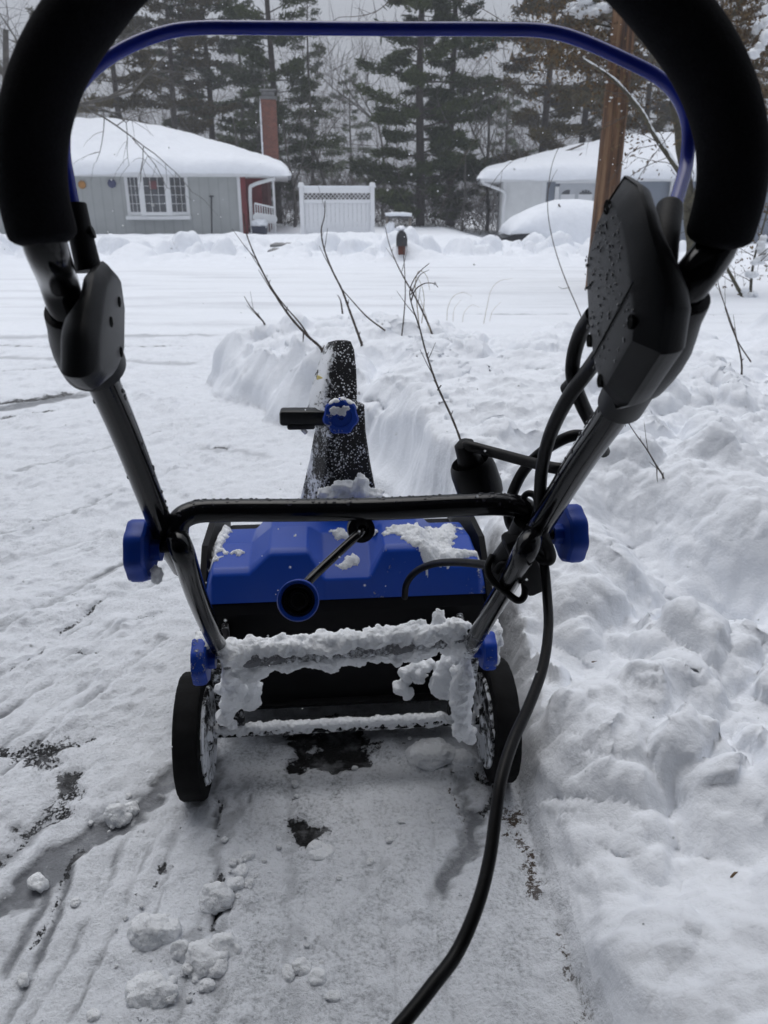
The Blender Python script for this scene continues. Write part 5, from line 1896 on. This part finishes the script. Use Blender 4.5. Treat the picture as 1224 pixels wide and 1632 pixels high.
def pine(u, Yw, h, lab, seed, mat='pine_a', low=1.8, spread=1.0, dens=1.0, gap=.0, trunk_r=.20, bark='bark'):
    x = atY(u, 360, Yw).x
    rs = np.random.RandomState(seed)
    rr = random.Random(seed)
    T = thing('pine_tree', lab, 'tree', (x, Yw, -.4), 0, 'pines behind the houses')
    mb = MB()
    lean = Vector((rr.uniform(-.02, .02), 0, 0))
    tp = [Vector((x, Yw, -.5)) + (lean * z * .6 + Vector((.05 * math.sin(z * .7 + seed), 0, z))) for z in np.linspace(0, h, 14)]
    mb.tube(tp, [trunk_r * (1 - .88 * i / 13) for i in range(14)], 8)
    C, Dd, LL, WW, TT = [], [], [], [], []
    z = low
    while z < h - .4:
        k = 3 + rr.randrange(3)
        a0 = rr.uniform(0, 6.28)
        f = (z - low) / (h - low)
        for j in range(k):
            if rr.random() < gap:
                continue
            a = a0 + 6.283 * j / k + rr.uniform(-.35, .35)
            Lb = spread * (.55 + 2.7 * (1 - f) ** .8 * (.75 + .25 * min(1, f * 5))) * rr.uniform(.4, 1.25)
            d = Vector((math.cos(a), math.sin(a), 0))
            zb = z + rr.uniform(-.15, .15)
            i0 = zb / h * 13
            q0 = tp[int(i0)].lerp(tp[min(13, int(i0) + 1)], i0 - int(i0))
            rise, droop = rr.uniform(.02, .30), rr.uniform(.05, .30)
            bp = [q0 + d * Lb * t + Vector((0, 0, Lb * (rise * t - droop * t * t + .10 * t ** 4))) for t in (0, .25, .5, .75, 1)]
            mb.tube(bp, [.035 * (1 - .75 * t) * (Lb / 2.5) for t in (0, .25, .5, .75, 1)], 5)
            nt_ = int(13 * dens * Lb)
            tone_b = rr.uniform(0, 1)
            for q in range(nt_):
                t = .28 + .72 * (q + rr.random()) / nt_
                i = min(3, int(t * 4))
                p = bp[i].lerp(bp[i + 1], t * 4 - i)
                sd = rr.choice((-1, 1))
                lat = Vector((-d.y, d.x, 0)) * sd
                Ls = Lb * .30 * (1.15 - t) * rr.uniform(.5, 1.2) + .12
                dirn = (d * .7 + lat * rr.uniform(.2, 1.0) + Vector((0, 0, rr.uniform(-.05, .35)))).normalized()
                nb = 11
                ts = rs.uniform(.1, 1.0, nb)
                pc = np.array(p)[None, :] + np.array(dirn)[None, :] * (ts * Ls)[:, None] + rs.normal(0, .075, (nb, 3))
                dd = np.array(dirn)[None, :] * .8 + rs.normal(0, .55, (nb, 3)) + np.array([0, 0, .15])
                dd /= np.linalg.norm(dd, axis=1, keepdims=True)
                C.append(pc)
                Dd.append(dd)
                LL.append(rs.uniform(.16, .42, nb))
                WW.append(rs.uniform(.035, .085, nb))
                TT.append(np.clip(tone_b * .6 + rs.uniform(0, .4, nb), 0, 1))
        z += rr.uniform(.28, .55) * (1 + f * .3)
    wpart(mb, 'trunk', M[bark], T, 60)
    blades('foliage', np.concatenate(C), np.concatenate(Dd), np.concatenate(LL), np.concatenate(WW), np.concatenate(TT), M[mat], T, T.location)
    return T


pine(212, 39, 13, 'brownish pine rising behind the roof of the grey house, nearest its left end', 1, 'pine_b', 2.2, 1.0, .85, .3)
pine(292, 42, 15, 'dense dark pine behind the middle of the grey roof', 2, 'pine_b', 3.0, 1.1, .95, .25)
pine(350, 44, 16, 'dark tall pine just left of the brick chimney', 3, 'pine_a', 2.5, 1.0, .95, .22)
pine(446, 38, 16, 'tall pine with bare lower trunk right of the brick chimney', 4, 'pine_a', 1.6, .9, .9, .22)
pine(500, 47, 12, 'thin open pine behind the left end of the white fence', 5, 'pine_a', 1.5, .6, .6, .4, .12)
pine(560, 62, 10, 'pale distant pine seen behind the middle of the white fence', 6, 'pine_a', 1.8, .7, .6, .35, .12)
pine(668, 35, 17, 'dense dark green pine, the fullest one, behind the mailbox', 7, 'pine_a', .8, 1.0, 1.25, .03, .20)
pine(716, 39, 16, 'slender dark pine pressed against the right of the fullest pine', 8, 'pine_a', .9, .7, .9, .15)
pine(858, 36, 14, 'olive brown pine above the left end of the right house roof', 9, 'pine_b', 3.0, .95, 1.0, .2)
pine(916, 40, 15, 'olive brown pine just left of the utility pole', 10, 'pine_b', 3.0, .95, .95, .25)
pine(1010, 42, 15, 'brown green pine behind the roof right of the utility pole', 11, 'pine_b', 3.2, 1.2, 1.1, .1)
pine(800, 60, 9, 'faded distant pine in the gap left of the right house', 12, 'pine_a', 1.5, .7, .6, .3)
pine(120, 50, 14, 'dim far pine behind the left foam grip', 13, 'pine_b', 2.0, .8, .7, .4)
pine(395, 54, 15, 'far pine filling the gap behind the brick chimney', 15, 'pine_a', 2.0, .8, .7, .3)
pine(1130, 46, 14, 'far pine seen past the right foam grip', 16, 'pine_b', 2.0, 1.1, .9, .2)


def bare_tree(base, h, lab, seed, r0=.12, mat='grey_bark', droop=.0, depth=4, name='bare_tree', spread=.55, group='bare trees'):
    rr = random.Random(seed)
    T = thing(name, lab, 'tree', base, 0, group)
    mb, mb2 = MB(), MB()

    def grow(p, d, L, r, lv):
        pts = [p]
        n = 5
        for i in range(n):
            d = (d + Vector((rr.uniform(-1, 1), rr.uniform(-1, 1), rr.uniform(-.6, .9) - droop * lv)) * .16).normalized()
            pts.append(pts[-1] + d * L / n)
        (mb if lv < 2 else mb2).tube(pts, [r * (1 - .5 * i / n) for i in range(n + 1)], 7 if lv < 2 else 4, caps=False)
        if lv >= depth:
            return
        for k in range(3 + (lv > 0)):
            i = rr.randrange(2, n + 1)
            a = rr.uniform(0, 6.28)
            o_ = d.orthogonal().normalized()
            o_ = Matrix.Rotation(a, 3, d) @ o_
            nd = (d * (1 - spread) + o_ * spread + Vector((0, 0, .12 - droop * .5))).normalized()
            grow(pts[i], nd, L * rr.uniform(.5, .75), r * .5 * (1 - .1 * i / n), lv + 1)
    grow(Vector(base) - Vector((0, 0, .2)), Vector((rr.uniform(-.08, .08), 0, 1)), h * .5, r0, 0)
    wpart(mb, 'trunk', M[mat], T, 70)
    wpart(mb2, 'crown', M[mat], T, 180)
    return T


def gp(u, Yw):
    x = atY(u, 380, Yw).x
    return (x, Yw, ground_z(x, Yw))


bare_tree(gp(48, 19), 9, 'bare tree with drooping twigs in front of the grey house, behind the left foam grip', 3, .11, droop=.22)
bare_tree(gp(68, 30), 12, 'bare reddish tree far left beyond the left foam grip', 5, .16, depth=5)
bare_tree(gp(20, 40), 12, 'far bare tree at the upper left corner', 6, .15, depth=5)
bare_tree(gp(470, 33), 8, 'thin bare tree between chimney and white fence', 8, .07)
bare_tree(gp(527, 40), 10, 'pale bare tree rising behind the white fence', 9, .10, depth=5)
bare_tree(gp(610, 44), 10, 'pale bare tree right of the white fence', 10, .09, depth=5)
bare_tree(gp(775, 37), 10, 'bare tree in the gap beside the right house', 12, .09, depth=5)
bare_tree(gp(250, 37), 9, 'bare grey tree between the brownish pines behind the grey roof', 31, .08, depth=5)
bare_tree(gp(400, 36), 9, 'bare thin tree behind the brick chimney', 32, .07, depth=5)
bare_tree(gp(735, 33), 8, 'thin bare tree right of the fullest pine', 33, .06, depth=5)
bare_tree(gp(835, 33.0), 7, 'small bare tree by the left wall of the right house', 13, .06)

# --- snowy tree on the bank at the right
tb_, td = hit(1106, 474, 2, 20)
td = max(td, 5.0)
ST = thing('snowy_tree', 'mossy leaning tree with withered brown leaves and clumps of snow at the right', 'tree', tb_)
mb = MB()
trunk = [tb_ - Vector((0, 0, .2))] + [at(u, v, td + k * .05) for k, (u, v) in enumerate(((1106, 460), (1104, 400), (1098, 330), (1088, 250), (1078, 180), (1060, 100), (1036, 10), (1005, -90), (960, -200)))]
tps = smooth_path(trunk, 6)
mb.tube(tps, [.085 * (1 - .45 * i / len(tps)) * (1 + .10 * math.sin(i * 1.3)) for i in range(len(tps))], 14)
wpart(mb, 'trunk', M['moss_bark'], ST, 70)
limbs = [([(1090, 285), (1066, 250), (1042, 215), (1025, 182), (1000, 150), (972, 122), (930, 95)], .034, -.15), ([(1075, 160), (1110, 100), (1150, 50), (1190, -10), (1230, -60)], .04, .1), ([(1098, 330), (1140, 250), (1175, 170), (1210, 90), (1250, 0)], .035, .05),
         ([(1196, 494), (1172, 452), (1150, 410), (1120, 350), (1100, 300)], .026, .1), ([(1195, 492), (1198, 440), (1205, 400), (1222, 340), (1240, 260)], .020, 0), ([(1040, 20), (980, 10), (920, -10), (860, -40)], .03, 0),
         ([(1060, 100), (1010, 60), (960, 40), (900, 40), (840, 60)], .018, 0), ([(1150, 50), (1180, 120), (1215, 190), (1250, 240)], .018, 0)]
rr = random.Random(21)
mbt = MB()
tips = []
for pts, r, lean in limbs:
    P = smooth_path([at(u, v, td + lean * i * .3) for i, (u, v) in enumerate(pts)], 5)
    wpart(MB().tube(P, [r * (1 - .7 * i / (len(P) - 1)) for i in range(len(P))], 9), 'limb', M['moss_bark'], ST, 70)
    for k in range(16):
        i = rr.randrange(3, len(P))
        d = (P[i] - P[i - 1]).normalized()
        q = P[i]
        d = (d + Vector((rr.uniform(-1, 1), rr.uniform(-1, 1), rr.uniform(-.8, .8)))).normalized()
        Q_ = [q]
        for s_ in range(5):
            d = (d + Vector((rr.uniform(-1, 1), rr.uniform(-1, 1), rr.uniform(-.9, .6))) * .35).normalized()
            Q_.append(Q_[-1] + d * rr.uniform(.05, .13))
        mbt.tube(Q_, [.006, .005, .0045, .004, .003, .002], 5, caps=False)
        tips += Q_[2:]
        for s_ in range(2):
            j = rr.randrange(1, 5)
            d2 = (d + Vector((rr.uniform(-1, 1), rr.uniform(-1, 1), rr.uniform(-1, .5)))).normalized()
            mbt.tube([Q_[j], Q_[j] + d2 * .10, Q_[j] + d2 * .18 + Vector((0, 0, -.03))], [.003, .0025, .0015], 4, caps=False)
# thin sprays reaching left across the sky
for pts in ([(1000, 184), (940, 214), (880, 226), (810, 262), (760, 330)], [(960, 120), (880, 150), (820, 200), (770, 260)], [(930, 95), (860, 120), (800, 170), (740, 250), (700, 340)], [(930, 40), (850, 60), (760, 30), (700, 50)], [(900, 40), (840, 110), (800, 150), (790, 200)],
            [(1066, 250), (1020, 270), (985, 300), (960, 330)], [(1050, 230), (1010, 240), (990, 262), (975, 285)], [(1080, 200), (1040, 250), (1015, 290), (1008, 320)], [(620, 2), (600, 18), (570, 26), (540, 28), (525, 40)], [(840, 60), (760, 10), (690, -5), (620, 2)]):
    P = smooth_path([at(u, v, td - .2 + .1 * i) for i, (u, v) in enumerate(pts)], 6)
    mbt.tube(P, [.0045 * (1 - .6 * i / len(P)) + .0008 for i in range(len(P))], 5, caps=False)
    for k in range(7):
        i = rr.randrange(4, len(P) - 1)
        d2 = ((P[i] - P[i - 1]).normalized() + Vector((rr.uniform(-1, 1), rr.uniform(-1, 1), rr.uniform(-.9, .7))) * .9).normalized()
        e_ = P[i] + d2 * rr.uniform(.08, .3)
        mbt.tube([P[i], P[i].lerp(e_, .5) + Vector((0, 0, .01)), e_], [.0025, .002, .001], 4, caps=False)
wpart(mbt, 'twigs', M['twig'], ST, 180)
# withered leaves and snow caught in the branches
C, S_ = [], []
rs = np.random.RandomState(4)
zones = [((1180, 60), (50, 80), 6500), ((1130, 20), (40, 50), 1300), ((1205, 170), (30, 60), 1300), ((930, 75), (55, 30), 2600), ((985, 110), (30, 35), 1100), ((1010, 200), (26, 40), 350), ((1195, 330), (30, 60), 350), ((1150, 470), (30, 40), 70), ((880, 40), (30, 30), 500)]
for (cu, cv), (su, sv_), n in zones:
    for k in range(n):
        C.append(at(cu + rs.normal() * su, cv + rs.normal() * sv_, td + rs.normal() * .22 + .15))
C = np.array([tuple(p) for p in C])
n = len(C)
Dd = rs.normal(size=(n, 3)) + np.array([0, 0, -.5])
Dd /= np.linalg.norm(Dd, axis=1, keepdims=True)
blades('foliage', C, Dd, rs.uniform(.03, .075, n), rs.uniform(.012, .03, n), rs.uniform(0, 1, n), M['dry_leaf'], ST, ST.location)
mb = MB()
for (cu, cv), (su, sv_), n in zones[:6]:
    for k in range(max(8, n // (70 if cu > 1100 else 90))):
        p = at(cu + rr.gauss(0, su * .9), cv + rr.gauss(0, sv_ * .9), td + rr.gauss(0, .15))
        s_ = rr.uniform(.008, .026) if cu > 1100 else rr.uniform(.006, .016)
        mb.blob(p, (s_ * 1.4, s_ * 1.2, s_ * .8), 2, .5, 2, k)
for k in range(20):
    mb.blob(at(955 + rr.gauss(0, 22), 14 + rr.gauss(0, 14), td + rr.gauss(0, .1)), (rr.uniform(.05, .11), rr.uniform(.05, .1), rr.uniform(.03, .06)), 3, .4, 2, k)
for k in range(9):
    mb.blob(at(1215 + rr.gauss(0, 14), 40 + rr.gauss(0, 32), td - .3 + rr.gauss(0, .1)), (rr.uniform(.04, .09), rr.uniform(.05, .1), rr.uniform(.04, .08)), 3, .4, 2, k)
P = smooth_path([at(u, v, td - .15 * i * .3) + Vector((0, 0, .030 - .003 * i)) for i, (u, v) in enumerate(limbs[0][0])], 10)
mb.tube(P, [.024 * (1 - .6 * i / len(P)) for i in range(len(P))], 12, fn=crust_r(.6, 9, .1, 0, 3))
for t in np.linspace(0, 1, 18):
    mb.blob(at(1190 + 30 * t + rr.gauss(0, 5), 470 - 90 * t + rr.gauss(0, 16), td - .05), (.045, .05, .04), 2, .5, 2, int(t * 90))
wpart(mb, 'snow', M['clump'], ST, 180)['kind'] = 'stuff'

# ------------------------------------------------------------------ undergrowth and far wood
rs = np.random.RandomState(77)


def thicket(name, n, xr_, yr_, zr_, L, W, up, mat, flow=.35):
    x = rs.uniform(*xr_, n)
    y = rs.uniform(*yr_, n)
    z = -.3 + (zr_[1] - zr_[0]) * rs.beta(1.1, 1.9, n) + zr_[0]
    D_ = rs.normal(size=(n, 3)) * flow + np.array([0, 0, up])
    D_ /= np.linalg.norm(D_, axis=1, keepdims=True)
    o = blades(name, np.stack([x, y, z], 1), D_, rs.uniform(L[0], L[1], n), rs.uniform(W[0], W[1], n), rs.uniform(0, 1, n), mat)
    o['kind'] = 'stuff'
    return o


o = thicket('undergrowth', 9000, (-9, 9.5), (33, 44), (0, 2.6), (.4, 1.5), (.012, .04), .8, M['twig_far'], .6)
o['label'], o['category'] = 'brown leafless undergrowth filling the gap between the two houses', 'undergrowth'
o = thicket('far_wood', 15000, (-45, 45), (60, 82), (0, 15), (1.0, 4.0), (.02, .07), .9, M['twig_far'], .55)
o['label'], o['category'] = 'grey far off leafless wood fading into the snowfall', 'wood'

# ------------------------------------------------------------------ falling snow
mb = MB()
rr = random.Random(99)
for k in range(900):
    d = rr.uniform(.5, 9) if k % 3 else rr.uniform(.45, 2.0)
    p = at(rr.uniform(-60, 1290), rr.uniform(-60, 1500), d)
    if p.z < .12:
        continue
    r = rr.uniform(.0006, .0011) * (1 + .28 * d)
    o_ = len(mb.v)
    mb.add([p + Vector(q) * r for q in ((1, 0, 0), (-1, 0, 0), (0, 1, 0), (0, -1, 0), (0, 0, 1), (0, 0, -1))],
           [(0, 2, 4), (2, 1, 4), (1, 3, 4), (3, 0, 4), (2, 0, 5), (1, 2, 5), (3, 1, 5), (0, 3, 5)])
o = mb.build('falling_snow', M['clump'], recalc=False)
tag(o, 'fine white snowflakes drifting down through the air', 'snowfall', kind='stuff')

# ------------------------------------------------------------------ unseen garage front, added behind the camera to shade the foreground
GR = thing('garage', 'unseen dark garage front with an open door, added behind the camera to shade the foreground', 'garage', (0, -1.0, 0))
mb = MB().box((-3.9, -.75, 2.8), (4.2, .2, 6)).box((3.9, -.75, 2.8), (4.2, .2, 6)).box((0, -.75, 4.05), (3.6, .2, 3.5))
mb.box((0, -4.6, 2.8), (12, .2, 6)).box((-5.9, -2.7, 2.8), (.2, 3.6, 6)).box((5.9, -2.7, 2.8), (.2, 3.6, 6))
wpart(mb, 'wall', plain('dark_siding', (.12, .125, .13), .7, .1, 3), GR)
wpart(MB().box((0, -2.5, 5.86), (12.6, 5.2, .12)), 'roof', M['shingle'], GR)
wpart(MB().box((0, .05, 2.62), (9.0, 1.4, .12), Matrix.Rotation(R(-8), 3, 'X')), 'shade_awning', M['shingle'], GR)  # overhang added out of view to darken the near ground

# ------------------------------------------------------------------ light
SUN_EL, SUN_AZ = R(68), R(-20)      # azimuth measured from +Y towards +X
w = bpy.data.worlds.new("World")
scene.world = w
w.use_nodes = True
nt = w.node_tree
bg = nt.nodes['Background']
sky = nt.nodes.new('ShaderNodeTexSky')
sky.sky_type = 'NISHITA'
sky.sun_disc = False
sky.sun_elevation = SUN_EL
sky.sun_rotation = SUN_AZ
sky.dust_density = 6
sky.air_density = 1.0
sky.ozone_density = 1.0
hsv = nt.nodes.new('ShaderNodeHueSaturation')
hsv.inputs['Saturation'].default_value = .22
nt.links.new(sky.outputs[0], hsv.inputs['Color'])
mx = nt.nodes.new('ShaderNodeMix')
mx.data_type = 'RGBA'
mx.inputs[0].default_value = .75
mx.inputs[7].default_value = (5.7, 6.1, 6.9, 1)
nt.links.new(hsv.outputs[0], mx.inputs[6])
# an overcast sky is three times as bright overhead as at the horizon
tcw = nt.nodes.new('ShaderNodeTexCoord')
spw = nt.nodes.new('ShaderNodeSeparateXYZ')
nt.links.new(tcw.outputs['Generated'], spw.inputs[0])
grad = math_n(nt, 'ADD', math_n(nt, 'MULTIPLY', math_n(nt, 'MAXIMUM', spw.outputs['Z'], 0.0), .62), .38)
vm = nt.nodes.new('ShaderNodeVectorMath')
vm.operation = 'SCALE'
nt.links.new(mx.outputs[2], vm.inputs[0])
nt.links.new(grad, vm.inputs['Scale'])
nt.links.new(vm.outputs[0], bg.inputs['Color'])
bg.inputs['Strength'].default_value = .10
sl = bpy.data.lights.new('sun', 'SUN')
sl.energy = .5
sl.angle = R(50)
sl.color = (1, .98, .95)
so = bpy.data.objects.new('sun', sl)
COL.objects.link(so)
dv = Vector((math.sin(SUN_AZ) * math.cos(SUN_EL), math.cos(SUN_AZ) * math.cos(SUN_EL), math.sin(SUN_EL)))
so.rotation_euler = dv.to_track_quat('Z', 'Y').to_euler()
so.location = dv * 30

# haze: the snow filled air
HZ = True
if HZ:
    hm = bpy.data.materials.new('snowy_air')
    hm.use_nodes = True
    t = hm.node_tree
    t.nodes.remove(t.nodes['Principled BSDF'])
    pv = t.nodes.new('ShaderNodeVolumePrincipled')
    pv.inputs['Color'].default_value = (.93, .95, 1, 1)
    pv.inputs['Density'].default_value = .0018
    pv.inputs['Anisotropy'].default_value = .2
    t.links.new(pv.outputs[0], t.nodes['Material Output'].inputs['Volume'])
    o = MB().box((0, 42, 14), (170, 110, 34)).build('haze', hm)
    o['kind'] = 'stuff'
    o.display_type = 'WIRE'

scene.view_settings.view_transform = 'Standard'
scene.view_settings.look = 'None'
scene.view_settings.exposure = 0.67
scene.view_settings.gamma = 1.0
scene.cycles.use_denoising = True
scene.cycles.max_bounces = 8
scene.cycles.diffuse_bounces = 4
scene.cycles.volume_bounces = 1
scene.cycles.use_adaptive_sampling = True
scene.cycles.adaptive_threshold = .015
